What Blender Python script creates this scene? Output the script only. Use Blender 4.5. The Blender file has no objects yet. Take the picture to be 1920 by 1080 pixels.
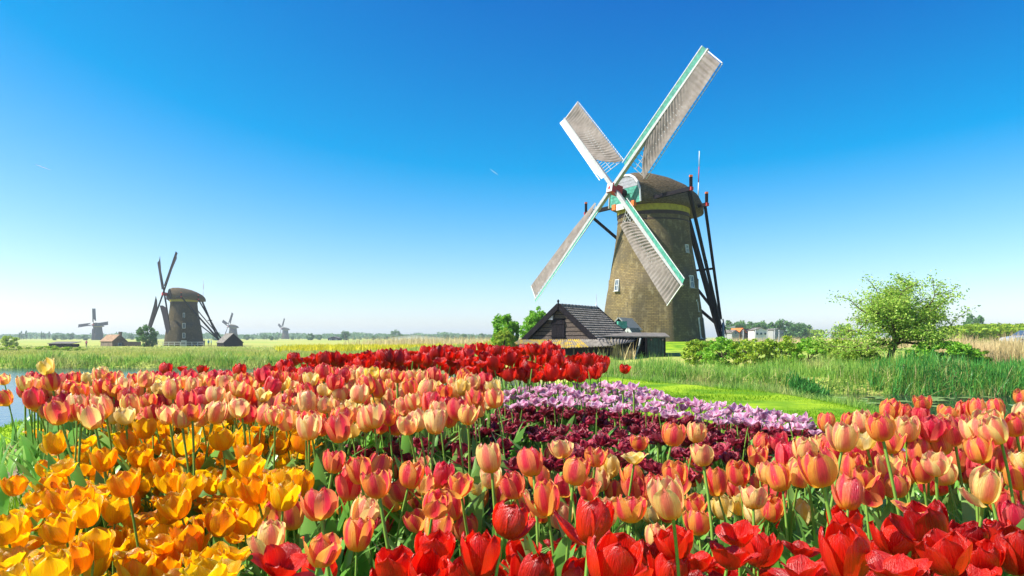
import bpy, math, random
import numpy as np
from mathutils import Matrix, Vector
R_ = math.radians
scene = bpy.context.scene
C = scene.collection

# ------------------------------------------------------------------ camera, sky, sun, exposure
F = 1300.0            # focal length in pixels of the 1920 px wide photograph
HY = 632.0            # horizon row
EYE = 0.85
cam_d = bpy.data.cameras.new("camera"); cam = bpy.data.objects.new("camera", cam_d); C.objects.link(cam)
cam.location = (0, 0, EYE); cam.rotation_euler = (R_(90), 0, 0)
cam_d.sensor_width = 36; cam_d.lens = 36 * F / 1920; cam_d.shift_y = (HY - 540) / 1920
cam_d.clip_start = 0.05; cam_d.clip_end = 30000
scene.camera = cam

SUN_AZ = R_(-171.0)     # direction towards the sun, mathematical angle in the XY plane
SUN_EL = R_(46.0)
sd = Vector((math.cos(SUN_AZ) * math.cos(SUN_EL), math.sin(SUN_AZ) * math.cos(SUN_EL), math.sin(SUN_EL)))
world = bpy.data.worlds.new("World"); scene.world = world; world.use_nodes = True
wn = world.node_tree; wn.nodes.clear()
sky = wn.nodes.new("ShaderNodeTexSky"); sky.sky_type = 'NISHITA'; sky.sun_disc = False
sky.sun_elevation = SUN_EL; sky.sun_rotation = math.atan2(sd.x, sd.y)
sky.air_density = 0.8; sky.dust_density = 0.6; sky.ozone_density = 6.0; sky.altitude = 0
# the photograph's strongly saturated grading of the sky: one linear colour correction over the whole dome
g1 = wn.nodes.new("ShaderNodeVectorMath"); g1.operation = 'MULTIPLY_ADD'; g1.inputs[1].default_value = (2.3, 1.6, 1.2); g1.inputs[2].default_value = (-2.85, -1.22, 0.2)
hs = wn.nodes.new("ShaderNodeVectorMath"); hs.operation = 'MAXIMUM'; hs.inputs[1].default_value = (0.02, 0.3, 0.3)
bg = wn.nodes.new("ShaderNodeBackground"); bg.inputs['Strength'].default_value = 0.083
wo = wn.nodes.new("ShaderNodeOutputWorld")
wn.links.new(sky.outputs[0], g1.inputs[0]); wn.links.new(g1.outputs[0], hs.inputs[0]); wn.links.new(hs.outputs[0], bg.inputs[0]); wn.links.new(bg.outputs[0], wo.inputs[0])
sl = bpy.data.lights.new("sun", 'SUN'); sl.energy = 5.0; sl.angle = R_(0.53); sl.color = (1.0, 0.95, 0.86)
so = bpy.data.objects.new("sun", sl); C.objects.link(so)
so.rotation_euler = sd.to_track_quat('Z', 'Y').to_euler(); so.location = (-20, -5, 30)
vs = scene.view_settings; vs.view_transform = 'Standard'; vs.look = 'None'; vs.gamma = 1.0; vs.use_curve_mapping = False
vs.exposure = 1.0
scene.cycles.max_bounces = 7; scene.cycles.diffuse_bounces = 3; scene.cycles.transparent_max_bounces = 8
scene.cycles.volume_bounces = 0

rng = np.random.default_rng(7)
random.seed(7)

# ------------------------------------------------------------------ helpers
def P(px, py, Y):
    return Vector(((px - 960) / F * Y, Y, EYE - (py - HY) / F * Y))
def smooth(a, b, x):
    t = np.clip((np.asarray(x, float) - a) / (b - a), 0, 1); return t * t * (3 - 2 * t)
def mesh_np(name, V, Q, uv=None, mat=None, smooth_=True):
    """V (n,3); Q (m,k) faces with k corners; uv (n,2) per vertex"""
    me = bpy.data.meshes.new(name); V = np.asarray(V, np.float32); Q = np.asarray(Q, np.int32)
    k = Q.shape[1]; m = len(Q)
    me.vertices.add(len(V)); me.vertices.foreach_set('co', V.ravel())
    me.loops.add(m * k); me.loops.foreach_set('vertex_index', Q.ravel())
    me.polygons.add(m); me.polygons.foreach_set('loop_start', np.arange(0, m * k, k, dtype=np.int32))
    me.polygons.foreach_set('use_smooth', np.full(m, smooth_, bool))
    if uv is not None:
        l = me.uv_layers.new(name='UVMap'); l.data.foreach_set('uv', np.asarray(uv, np.float32)[Q.ravel()].ravel())
    me.update(calc_edges=True)
    if mat: me.materials.append(mat)
    return me
def mesh_py(name, V, Fc, mat=None, smooth_=False):
    me = bpy.data.meshes.new(name); me.from_pydata([tuple(v) for v in V], [], Fc); me.update()
    if smooth_: me.polygons.foreach_set('use_smooth', np.full(len(me.polygons), True, bool))
    if mat: me.materials.append(mat)
    return me
def obj(name, me, parent=None, mw=None, loc=None):
    o = bpy.data.objects.new(name, me); C.objects.link(o)
    if parent is not None: o.parent = parent
    if mw is not None: o.matrix_local = mw
    if loc is not None: o.location = loc
    return o
def tag(o, label=None, cat=None, group=None, kind=None):
    if label: o['label'] = label
    if cat: o['category'] = cat
    if group: o['group'] = group
    if kind: o['kind'] = kind
    return o
def thing(name, label, cat, loc=(0, 0, 0), rz=0, group=None):
    o = bpy.data.objects.new(name, None); C.objects.link(o); o.empty_display_size = .2
    o.location = loc; o.rotation_euler = (0, 0, rz)
    return tag(o, label, cat, group)
def copy_tree(root, label=None, loc=None, rz=None, scale=None):
    r = root.copy(); C.objects.link(r)
    for ch in root.children:
        c = ch.copy(); C.objects.link(c); c.parent = r
        for g in ch.children:
            d = g.copy(); C.objects.link(d); d.parent = c
    if label: r['label'] = label
    if loc is not None: r.location = loc
    if rz is not None: r.rotation_euler = (0, 0, rz)
    if scale is not None: r.scale = scale
    return r
_ub = {}
def unit_box(mat):
    if mat.name not in _ub:
        v = [(x, y, z) for x in (-.5, .5) for y in (-.5, .5) for z in (0, 1)]
        f = [(0, 1, 3, 2), (4, 6, 7, 5), (0, 4, 5, 1), (2, 3, 7, 6), (0, 2, 6, 4), (1, 5, 7, 3)]
        _ub[mat.name] = mesh_py('beam_' + mat.name, v, f, mat)
    return _ub[mat.name]
def beam(name, mat, parent, p0, p1, w, h, side=None):
    """box from p0 to p1; w along `side`, h across"""
    p0, p1 = Vector(p0), Vector(p1); a = p1 - p0; L = a.length; a.normalize()
    if side is None: side = Vector((0, 0, 1)).cross(a) if abs(a.z) < .95 else Vector((1, 0, 0))
    s = Vector(side); s = (s - a * s.dot(a)).normalized(); t = a.cross(s)
    m = Matrix(((s.x * w, t.x * h, a.x * L, p0.x), (s.y * w, t.y * h, a.y * L, p0.y), (s.z * w, t.z * h, a.z * L, p0.z), (0, 0, 0, 1)))
    return obj(name, unit_box(mat), parent, m)
def tube_mesh(name, pts, rad, mat, n=8, cap=True):
    V, Fc = [], []; prev = None
    for i, p in enumerate(pts):
        p = Vector(p); d = (Vector(pts[min(i + 1, len(pts) - 1)]) - Vector(pts[max(i - 1, 0)])).normalized()
        s = d.cross(Vector((0.31, .87, .13))).normalized(); t = d.cross(s)
        r = rad[i] if hasattr(rad, '__len__') else rad
        for k in range(n):
            q = 2 * math.pi * k / n; V.append(p + s * (r * math.cos(q)) + t * (r * math.sin(q)))
        if i:
            b = i * n
            for k in range(n): Fc.append((b - n + k, b - n + (k + 1) % n, b + (k + 1) % n, b + k))
    if cap: Fc.append(tuple(range(n))[::-1]); Fc.append(tuple(range((len(pts) - 1) * n, len(pts) * n)))
    return mesh_py(name, V, Fc, mat, True)
def poly_prism(name, pts, d, mat, parent=None):
    """extrude a planar polygon (list of 3D points) by vector d"""
    n = len(pts); V = [Vector(p) for p in pts] + [Vector(p) + Vector(d) for p in pts]
    Fc = [tuple(range(n))[::-1], tuple(range(n, 2 * n))] + [(i, (i + 1) % n, n + (i + 1) % n, n + i) for i in range(n)]
    return obj(name, mesh_py(name, V, Fc, mat), parent)
ORD = 'first second third fourth fifth sixth seventh eighth ninth tenth eleventh twelfth thirteenth fourteenth fifteenth'.split()
def ordw(i): return ORD[i] if i < len(ORD) else '%dth' % (i + 1)

# ------------------------------------------------------------------ materials
MATS = {}
def new_mat(name):
    m = bpy.data.materials.new(name); m.use_nodes = True; m.node_tree.nodes.clear(); MATS[name] = m
    return m, m.node_tree.nodes, m.node_tree.links
def mixc(N, L, fac, a, b, bt='MIX'):
    x = N.new('ShaderNodeMix'); x.data_type = 'RGBA'; x.blend_type = bt
    for s, v in ((x.inputs[0], fac), (x.inputs[6], a), (x.inputs[7], b)):
        if isinstance(v, (int, float)): s.default_value = v
        elif isinstance(v, tuple): s.default_value = (*v[:3], 1)
        else: L.new(v, s)
    return x.outputs[2]
def ramp(N, L, fac, lo, hi):
    r = N.new('ShaderNodeMapRange'); r.clamp = True; r.interpolation_type = 'SMOOTHSTEP'
    r.inputs[1].default_value = lo; r.inputs[2].default_value = hi; L.new(fac, r.inputs[0]); return r.outputs[0]
def noise(N, L, scale, detail=4, vec=None, rough=.55, out=0):
    n = N.new('ShaderNodeTexNoise'); n.inputs['Scale'].default_value = scale; n.inputs['Detail'].default_value = detail
    n.inputs['Roughness'].default_value = rough
    if vec is not None: L.new(vec, n.inputs['Vector'])
    return n.outputs[out]
def objvec(N, L, scale=(1, 1, 1)):
    tc = N.new('ShaderNodeTexCoord'); mp = N.new('ShaderNodeMapping'); mp.inputs['Scale'].default_value = scale
    L.new(tc.outputs['Object'], mp.inputs['Vector']); return mp.outputs[0]
def worldvec(N, L, scale=(1, 1, 1)):
    g = N.new('ShaderNodeNewGeometry'); mp = N.new('ShaderNodeMapping'); mp.inputs['Scale'].default_value = scale
    L.new(g.outputs['Position'], mp.inputs['Vector']); return mp.outputs[0]
def finish(m, N, L, col, rough=.7, spec=.3, bump=None, bstr=.3, bdist=.02, trans=0.0, tcol=None, metal=0.0):
    p = N.new('ShaderNodeBsdfPrincipled'); o = N.new('ShaderNodeOutputMaterial')
    if isinstance(col, tuple): p.inputs['Base Color'].default_value = (*col[:3], 1)
    else: L.new(col, p.inputs['Base Color'])
    p.inputs['Roughness'].default_value = rough; p.inputs['Specular IOR Level'].default_value = spec; p.inputs['Metallic'].default_value = metal
    if bump is not None:
        b = N.new('ShaderNodeBump'); b.inputs['Strength'].default_value = bstr; b.inputs['Distance'].default_value = bdist
        L.new(bump, b.inputs['Height']); L.new(b.outputs[0], p.inputs['Normal'])
    if trans > 0:
        t = N.new('ShaderNodeBsdfTranslucent'); x = N.new('ShaderNodeMixShader'); x.inputs[0].default_value = trans
        c = tcol if tcol is not None else col
        if isinstance(c, tuple): t.inputs[0].default_value = (*c[:3], 1)
        else: L.new(c, t.inputs[0])
        L.new(p.outputs[0], x.inputs[1]); L.new(t.outputs[0], x.inputs[2]); L.new(x.outputs[0], o.inputs[0])
    else: L.new(p.outputs[0], o.inputs[0])
    return m
def simple(name, col, rough=.6, var=.25, scale=6.0, spec=.3, stretch=(1, 1, 1), bstr=.25, bdist=.01, metal=0.0):
    m, N, L = new_mat(name); v = objvec(N, L, stretch); n = noise(N, L, scale, 5, v)
    d = tuple(c * (1 - var) for c in col); h = tuple(min(1, c * (1 + var)) for c in col)
    return finish(m, N, L, mixc(N, L, ramp(N, L, n, .3, .7), d, h), rough, spec, n, bstr, bdist, metal=metal)
def petal_mat(name, centre, edge, base, alt_c, alt_e, trans=.52, rough=.32, wear=.2):
    """colour runs over the petal: base patch, flamed centre, lighter rim; the object colour's red picks the individual's hue"""
    m, N, L = new_mat(name)
    uv = N.new('ShaderNodeUVMap'); sp = N.new('ShaderNodeSeparateXYZ'); L.new(uv.outputs[0], sp.inputs[0])
    oi = N.new('ShaderNodeObjectInfo'); sc = N.new('ShaderNodeSeparateColor'); L.new(oi.outputs['Color'], sc.inputs[0])
    mp = N.new('ShaderNodeMapping'); mp.inputs['Scale'].default_value = (9, 1.3, 1); L.new(uv.outputs[0], mp.inputs['Vector'])
    ad = N.new('ShaderNodeVectorMath'); ad.operation = 'ADD'; L.new(mp.outputs[0], ad.inputs[0])
    cb = N.new('ShaderNodeCombineXYZ'); mu = N.new('ShaderNodeMath'); mu.operation = 'MULTIPLY'; mu.inputs[1].default_value = 37.0
    L.new(oi.outputs['Random'], mu.inputs[0]); L.new(mu.outputs[0], cb.inputs[2]); L.new(cb.outputs[0], ad.inputs[1])
    st = noise(N, L, 1.6, 3, ad.outputs[0], .6)
    ah = N.new('ShaderNodeAttribute'); ah.attribute_name = 'hue'; hu = N.new('ShaderNodeMath'); hu.operation = 'ADD'; hu.use_clamp = True
    L.new(sc.outputs[0], hu.inputs[0]); L.new(ah.outputs['Fac'], hu.inputs[1]); hue = hu.outputs[0]
    # |u| plus streaks
    ab = N.new('ShaderNodeMath'); ab.operation = 'ABSOLUTE'; L.new(sp.outputs[0], ab.inputs[0])
    sm = N.new('ShaderNodeMath'); sm.operation = 'MULTIPLY_ADD'; sm.inputs[1].default_value = .9; L.new(st, sm.inputs[0]); L.new(ab.outputs[0], sm.inputs[2])
    rim = ramp(N, L, sm.outputs[0], .60, 1.10)
    cc = mixc(N, L, hue, centre, alt_c); ee = mixc(N, L, hue, edge, alt_e)
    c1 = mixc(N, L, rim, cc, ee)
    vs_ = N.new('ShaderNodeMath'); vs_.operation = 'MULTIPLY_ADD'; vs_.inputs[1].default_value = .25; L.new(st, vs_.inputs[0]); L.new(sp.outputs[1], vs_.inputs[2])
    bf = ramp(N, L, vs_.outputs[0], .5, .2)
    c2 = mixc(N, L, bf, c1, base)
    gn = N.new('ShaderNodeMath'); gn.operation = 'MULTIPLY_ADD'; gn.inputs[1].default_value = wear * 2; gn.inputs[2].default_value = 1 - wear; L.new(st, gn.inputs[0])
    g2 = N.new('ShaderNodeMath'); g2.operation = 'MULTIPLY'; L.new(gn.outputs[0], g2.inputs[0]); L.new(sc.outputs[1], g2.inputs[1])
    cg = N.new('ShaderNodeCombineXYZ'); [L.new(g2.outputs[0], cg.inputs[i]) for i in range(3)]
    c3 = mixc(N, L, 1.0, c2, cg.outputs[0], 'MULTIPLY')
    return finish(m, N, L, c3, rough, .8, st, .7, .009, trans)
def leafy(name, a, b, c=None, trans=.4, rough=.5, patch=.6, spec=.3):
    """random colour per leaf from the u coordinate, patches from the position"""
    m, N, L = new_mat(name)
    uv = N.new('ShaderNodeUVMap'); sp = N.new('ShaderNodeSeparateXYZ'); L.new(uv.outputs[0], sp.inputs[0])
    col = mixc(N, L, sp.outputs[0], a, b)
    if c is not None:
        n = noise(N, L, patch, 3, worldvec(N, L)); col = mixc(N, L, ramp(N, L, n, .48, .68), col, c)
    return finish(m, N, L, col, rough, spec, None, trans=trans)

M_salmon = petal_mat('petal_salmon', (.90, .070, .105), (1.0, .50, .085), (1.0, .64, .03), (.72, .010, .06), (.96, .14, .14))
M_peach = petal_mat('petal_peach', (.98, .18, .15), (1.0, .76, .20), (1.0, .68, .04), (1.0, .50, .30), (1.0, .92, .50))
M_orange = petal_mat('petal_orange', (1.0, .26, .002), (1.0, .50, .003), (1.0, .52, .003), (1.0, .52, .004), (1.0, .66, .006), .55)
M_red = petal_mat('petal_red', (.74, .008, .003), (.90, .030, .006), (.62, .05, .004), (.40, .002, .004), (.56, .004, .006), .46, .33)
M_burg = petal_mat('petal_burgundy', (.20, .005, .022), (.50, .03, .075), (.06, .002, .006), (.20, .006, .018), (.34, .03, .05), .3, .4)
M_lilac = petal_mat('petal_lilac', (.80, .33, .54), (.96, .70, .82), (.88, .68, .72), (.68, .22, .44), (.88, .54, .70), .45, .45)
M_yellow = petal_mat('petal_yellow', (.96, .62, .05), (1.0, .80, .28), (.90, .66, .05), (1.0, .80, .40), (1.0, .88, .6))
M_stem = leafy('tulip_stem', (.14, .30, .04), (.26, .42, .07), None, .15, .45)
M_leaf = leafy('tulip_leaf', (.12, .33, .06), (.34, .54, .14), (.18, .46, .06), .45, .32, 3.0, .5)
M_grass = leafy('lawn_grass', (.13, .30, .012), (.30, .44, .02), (.075, .22, .008), .35, .6, 1.3, .15)
M_reed = leafy('green_reed', (.10, .32, .035), (.40, .56, .10), (.52, .52, .18), .45, .45, .7)
M_reedd = leafy('dark_reed', (.04, .20, .03), (.10, .36, .06), None, .35, .4)
M_straw = leafy('pale_reed', (.50, .38, .17), (.76, .62, .34), (.58, .50, .22), .25, .7, .4, .15)
M_meadow = leafy('meadow_grass', (.22, .36, .05), (.46, .50, .12), (.52, .46, .13), .45, .6, .12, .15)
M_golden = leafy('golden_grass', (.30, .38, .07), (.58, .52, .18), (.24, .40, .07), .4, .6, .06, .15)
M_rape = leafy('yellow_blossom', (.75, .62, .01), (.48, .5, .03), None, .3, .6)
M_treea = leafy('apple_leaf', (.18, .40, .03), (.55, .68, .13), None, .45, .45)
M_treeb = leafy('dark_green_leaf', (.03, .13, .025), (.08, .22, .04), None, .35, .5)
M_treec = leafy('bright_green_leaf', (.12, .38, .02), (.32, .56, .05), None, .4, .5)
M_treed = leafy('far_leaf', (.06, .17, .045), (.15, .28, .07), None, .3, .6)
M_treee = leafy('hedge_leaf', (.14, .34, .02), (.48, .56, .05), None, .4, .5)
M_bark = simple('bark', (.09, .06, .045), .9, .4, 14, .2, (1, 1, .25), .6, .02)
M_thatch = simple('thatch', (.13, .098, .06), .95, .5, 5, .1, (1, 1, 4), 1.0, .15)
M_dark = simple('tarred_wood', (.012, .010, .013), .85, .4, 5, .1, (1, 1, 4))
M_white = simple('white_paint', (.58, .58, .56), .45, .14, 6, .4)
M_green = simple('mint_green_paint', (.06, .27, .20), .5, .3, 4, .35)
M_greyp = simple('grey_paint', (.30, .31, .30), .5, .15, 5, .35)
M_slat = simple('shaded_grey_paint', (.26, .28, .30), .6, .15, 5)
M_redp = simple('red_paint', (.42, .03, .03), .5, .2, 6)
M_orangep = simple('orange_paint', (.75, .16, .03), .5, .15, 6)
M_yellowp = simple('yellow_plaster', (.36, .30, .03), .8, .2, 3)
M_stripe = simple('dark_brown_paint', (.05, .03, .022), .7, .25, 4)
M_plank = simple('weathered_plank', (.085, .066, .055), .85, .6, 6, .2, (1, 5, 5), .5, .015)
M_tile = simple('roof_tile', (.165, .15, .13), .75, .5, 5, .3, (1, 1, 1), .3, .02)
M_tiler = simple('brown_roof_tile', (.26, .16, .09), .8, .35, 3)
M_corr = simple('grey_sheet', (.15, .135, .115), .7, .35, 3)
M_wall = simple('far_brick', (.16, .12, .09), .9, .3, 1.5)
M_whitew = simple('white_wall', (.72, .70, .66), .8, .1, 1)
M_steel = simple('grey_steel', (.35, .37, .39), .4, .2, 3, .5, metal=.6)
M_soil_ = simple('soil', (.12, .085, .06), .95, .4, 12, .1, (1, 1, 1), .6, .03)
m, N, L = new_mat('mossy_sheet')
n1 = noise(N, L, 3.4, 6, objvec(N, L), .7); n2 = noise(N, L, 12, 4, objvec(N, L))
M_moss = finish(m, N, L, mixc(N, L, ramp(N, L, n1, .40, .62), mixc(N, L, n2, (.13, .11, .085), (.24, .21, .17)), mixc(N, L, n2, (.36, .23, .015), (.48, .34, .03))), .9, .1, n2, .5, .02)
m, N, L = new_mat('sail_cloth')
n1 = noise(N, L, 1.2, 5, objvec(N, L))
M_cloth = finish(m, N, L, mixc(N, L, ramp(N, L, n1, .3, .7), (.20, .172, .15), (.29, .255, .23)), .9, .1, n1, .3, .05, .25)
m, N, L = new_mat('window_glass')
M_glass = finish(m, N, L, (.05, .09, .13), .06, .6)
# brick tower
m, N, L = new_mat('mill_brick')
tc = N.new('ShaderNodeUVMap'); br = N.new('ShaderNodeTexBrick')
L.new(tc.outputs[0], br.inputs['Vector']); br.inputs['Scale'].default_value = 1.0
br.inputs['Brick Width'].default_value = .40; br.inputs['Row Height'].default_value = .15; br.inputs['Mortar Size'].default_value = .02
br.inputs['Color1'].default_value = (.26, .197, .078, 1); br.inputs['Color2'].default_value = (.155, .114, .048, 1); br.inputs['Mortar'].default_value = (.08, .062, .035, 1)
n1 = noise(N, L, .35, 6, objvec(N, L)); n2 = noise(N, L, 2.6, 5, objvec(N, L, (1, 1, .6)))
c1 = mixc(N, L, ramp(N, L, n1, .35, .7), br.outputs['Color'], (.10, .082, .05))
c1 = mixc(N, L, ramp(N, L, n2, .52, .75), c1, (.25, .205, .11))
n4 = noise(N, L, 1.4, 5, objvec(N, L, (1.6, 1.6, .12)), .65)
c1 = mixc(N, L, ramp(N, L, n4, .56, .74), c1, (.07, .06, .04))
sepz = N.new('ShaderNodeSeparateXYZ'); L.new(tc.outputs[0], sepz.inputs[0])
M_brick = finish(m, N, L, c1, .9, .15, br.outputs['Fac'], .5, -.03)
def shaded_brick():  # same brick darkened in colour, standing in for shade on the towers
    m = M_brick.copy(); m.name = 'shaded_mill_brick'; MATS[m.name] = m
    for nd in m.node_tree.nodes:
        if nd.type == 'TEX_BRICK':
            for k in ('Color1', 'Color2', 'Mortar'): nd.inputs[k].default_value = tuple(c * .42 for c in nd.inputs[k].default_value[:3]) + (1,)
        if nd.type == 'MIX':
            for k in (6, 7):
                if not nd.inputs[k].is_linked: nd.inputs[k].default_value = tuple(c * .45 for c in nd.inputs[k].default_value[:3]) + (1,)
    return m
M_brick_shaded = shaded_brick()
# water
m, N, L = new_mat('ditch_water')
wv = worldvec(N, L, (1, .35, 1)); n1 = noise(N, L, 2.0, 3, wv)
M_water = finish(m, N, L, (.012, .022, .022), .03, .6, n1, .05, .02)
m, N, L = new_mat('rippled_water')
wv = worldvec(N, L, (1, 1, 1)); n1 = noise(N, L, 5.0, 4, wv)
M_water2 = finish(m, N, L, (.02, .05, .07), .12, .7, n1, .18, .05)
# ground, masked by the vertex attribute: red = bare soil, green = mown lawn
m, N, L = new_mat('meadow_ground')
at = N.new('ShaderNodeAttribute'); at.attribute_name = 'mask'; sp = N.new('ShaderNodeSeparateColor'); L.new(at.outputs['Color'], sp.inputs[0])
n1 = noise(N, L, .045, 6, worldvec(N, L, (.5, 1, 1))); n2 = noise(N, L, 1.1, 6, worldvec(N, L)); n3 = noise(N, L, 16, 4, worldvec(N, L))
mead = mixc(N, L, ramp(N, L, n1, .34, .56), (.21, .32, .055), (.40, .36, .10))
mead = mixc(N, L, ramp(N, L, n2, .4, .75), mead, (.32, .44, .08))
lawn = mixc(N, L, ramp(N, L, n2, .38, .62), (.085, .21, .01), (.27, .40, .018))
soil = mixc(N, L, ramp(N, L, n3, .3, .7), (.085, .06, .042), (.22, .165, .12))
M_ground = finish(m, N, L, mixc(N, L, sp.outputs[0], mixc(N, L, sp.outputs[1], mead, lawn), soil), .95, .08, n3, .6, .03)

# ------------------------------------------------------------------ terrain shape
MILL = (13.55, 66.6, 0.44)
WATER_Z = -0.9
GARDEN = np.array([(-60, 5.0), (-12, 5.1), (-4.6, 5.5), (-3.2, 5.45), (-2.2, 5.7), (-1.0, 7.2), (0, 10), (.8, 13), (1.9, 15.0), (2.45, 14.5), (3.0, 13.1), (3.57, 11.9),
                   (4.17, 10.4), (4.36, 9.36), (4.30, 8.0), (4.15, 6.2), (5, 4.2), (9, 3.2), (60, 2.5), (60, -60), (-60, -60)], float)
BANKX = np.array([-4000, -60, -25, -12, -2, 1.0, 2.0, 3.0, 5.0, 7.5, 11, 16, 40, 4000.])
BANKY = np.array([39, 39, 38.5, 38, 36, 30, 23.5, 21.0, 20.4, 21.2, 21.0, 20.2, 20, 20.])
def sdf(pts, poly):
    d = np.full(len(pts), 1e9); ins = np.zeros(len(pts), bool); n = len(poly)
    for i in range(n):
        a, b = poly[i], poly[(i + 1) % n]; ab = b - a; ap = pts - a
        t = np.clip((ap @ ab) / (ab @ ab), 0, 1); q = ap - t[:, None] * ab; d = np.minimum(d, np.hypot(q[:, 0], q[:, 1]))
        c = (a[1] > pts[:, 1]) != (b[1] > pts[:, 1])
        with np.errstate(divide='ignore', invalid='ignore'):
            xi = (b[0] - a[0]) * (pts[:, 1] - a[1]) / (b[1] - a[1]) + a[0]
        ins ^= c & (pts[:, 0] < xi)
    return np.where(ins, -d, d)
def land_z(X, Y):
    r = np.hypot(X * .6, Y)
    z = np.interp(r, [18, 24, 45, 100, 187, 600, 1500, 6000], [-.55, -.42, -.62, -1.08, -1.78, -2.5, -3.0, -3.2])
    d = np.hypot(X - MILL[0], (Y - MILL[1]))
    z = z + (MILL[2] - z) * smooth(32, 7, d)
    z = z + .95 * np.exp(-((Y - 65) / 4.5) ** 2) * smooth(34, 42, X)      # dyke road at the right
    return z
def ground_z(X, Y):
    X = np.atleast_1d(np.asarray(X, float)); Y = np.atleast_1d(np.asarray(Y, float))
    g = sdf(np.stack([X, Y], 1), GARDEN)
    bed = .28 * smooth(1.9, 2.9, Y) * smooth(1.6, .6, X) * smooth(5.6, 4.7, Y) * smooth(-.84, -.70, X / np.maximum(Y, .5))
    zg = np.where(g < 0, bed, 0) - 1.5 * smooth(0, .7, g) - .05 * smooth(-.25, 0, g)
    d2 = Y - np.interp(X, BANKX, BANKY)
    zl = -1.5 + (land_z(X, Y) + 1.5) * smooth(-.5, 1.1, d2)
    return np.maximum(zg, np.where(d2 > -.6, zl, -1.5))
def gz(x, y): return float(ground_z([x], [y])[0])

# ------------------------------------------------------------------ tulip shapes
PROF = {  # radius and height along the petal
    'egg':  ([.05, .27, .40, .445, .425, .36, .27], [0, .07, .26, .50, .73, .90, 1.0], [.07, .29, .38, .40, .35, .23, .03]),
    'cup':  ([.05, .28, .43, .50, .515, .50, .45], [0, .07, .24, .45, .66, .83, .96], [.08, .32, .45, .48, .43, .31, .06]),
    'open': ([.05, .26, .44, .55, .63, .70, .78], [0, .08, .21, .38, .53, .66, .75], [.09, .33, .47, .52, .50, .40, .12]),
    'wide': ([.05, .28, .48, .62, .74, .84, .92], [0, .06, .15, .28, .40, .48, .50], [.09, .32, .46, .52, .50, .38, .10]),
}
def petal(form, rg, inner=False, nu=4, nv=6, ruffle=.02, droop=0.0):
    r_, h_, w_ = PROF[form]; t = np.linspace(0, 1, len(r_)); v = np.linspace(0, 1, nv + 1)
    v = v ** .9
    r = np.interp(v, t, r_); h = np.interp(v, t, h_); hw = np.interp(v, t, w_)
    k = (.86 if inner else 1.0) * rg.uniform(.95, 1.05); r = r * k + droop * v ** 3
    h = h * (1.03 if inner else 1.0) * rg.uniform(.95, 1.05)
    ph = rg.uniform(0, 6.28); V = []; UV = []
    for i in range(nv + 1):
        a = min(hw[i] / max(r[i], .08), 1.25)
        for j in range(nu + 1):
            u = -1 + 2 * j / nu
            th = a * u + .06 * math.sin(ph) * v[i]
            rr = r[i] * (1 + (.05 if inner else .15) * u * u * v[i]) + ruffle * math.sin(ph + 5 * u + 4 * v[i]) * v[i] - .05 * math.exp(-(u / .22) ** 2) * v[i] * (1 - v[i]) * 2
            hh = h[i] - .05 * u * u * v[i] + ruffle * .8 * math.sin(ph * 2 + 7 * u) * v[i] ** 2
            V.append((rr * math.cos(th), rr * math.sin(th), hh)); UV.append((u, v[i]))
    Q = [(i * (nu + 1) + j, i * (nu + 1) + j + 1, (i + 1) * (nu + 1) + j + 1, (i + 1) * (nu + 1) + j) for i in range(nv) for j in range(nu)]
    return np.array(V), np.array(Q), np.array(UV)
def rotz(V, a):
    c, s = math.cos(a), math.sin(a); o = V.copy(); o[:, 0] = c * V[:, 0] - s * V[:, 1]; o[:, 1] = s * V[:, 0] + c * V[:, 1]; return o
def roty(V, a):
    c, s = math.cos(a), math.sin(a); o = V.copy(); o[:, 0] = c * V[:, 0] + s * V[:, 2]; o[:, 2] = -s * V[:, 0] + c * V[:, 2]; return o
def joinp(parts):
    Vs, Qs, Us, b = [], [], [], 0
    for V, Q, U in parts: Vs.append(V); Qs.append(Q + b); Us.append(U); b += len(V)
    return np.concatenate(Vs), np.concatenate(Qs), np.concatenate(Us)
_pm = {}
def petal_meshes(form, mat):
    k = (form, mat.name)
    if k not in _pm:
        rg = np.random.default_rng(abs(hash(form)) % 1000 if False else sum(map(ord, form)))
        A = [mesh_np('petal', *petal(form, rg, False, 6, 8, .028, rg.choice([0, 0, .06, .12])), mat=mat) for _ in range(5)]
        B = [mesh_np('petal', *petal(form, rg, True, 6, 8, .03), mat=mat) for _ in range(4)]
        _pm[k] = (A, B)
    return _pm[k]
_bm = {}
def bloom_meshes(form, mat):
    k = (form, mat.name)
    if k not in _bm:
        rg = np.random.default_rng(3 + sum(map(ord, form))); out = []
        for _ in range(6):
            ps = []
            if form == 'fringe':
                for q in range(15):
                    V, Q, U = petal(rg.choice(['open', 'wide', 'cup']), rg, False, 6, 4, .10)
                    V[:, 2] += (np.arange(len(V)) % 2) * .06 * U[:, 1]; V *= rg.uniform(.55, .95)
                    ps.append((rotz(roty(V, rg.uniform(-.35, .35)), q * 2.4 + rg.uniform(-.3, .3)), Q, U))
            elif form == 'frill':
                for q in range(9):
                    V, Q, U = petal(rg.choice(['open', 'cup', 'open', 'wide']), rg, q > 5, 4, 4, .06); V *= rg.uniform(.8, 1.05)
                    ps.append((rotz(roty(V, rg.uniform(-.2, .3)), q * 2.2 + rg.uniform(-.3, .3)), Q, U))
            else:
                for q in range(6):
                    V, Q, U = petal(form, rg, q >= 3, 4, 5, .025, rg.choice([0, 0, .05]))
                    ps.append((rotz(roty(V, rg.normal(0, .05)), q * 2.094 + (1.047 if q >= 3 else 0) + rg.uniform(-.12, .12)), Q, U))
            out.append(mesh_np('bloom', *joinp(ps), mat=mat))
        _bm[k] = out
    return _bm[k]
RMAX = {'egg': .485, 'cup': .60, 'open': .92, 'wide': 1.0, 'fringe': .70, 'frill': .76}
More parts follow.
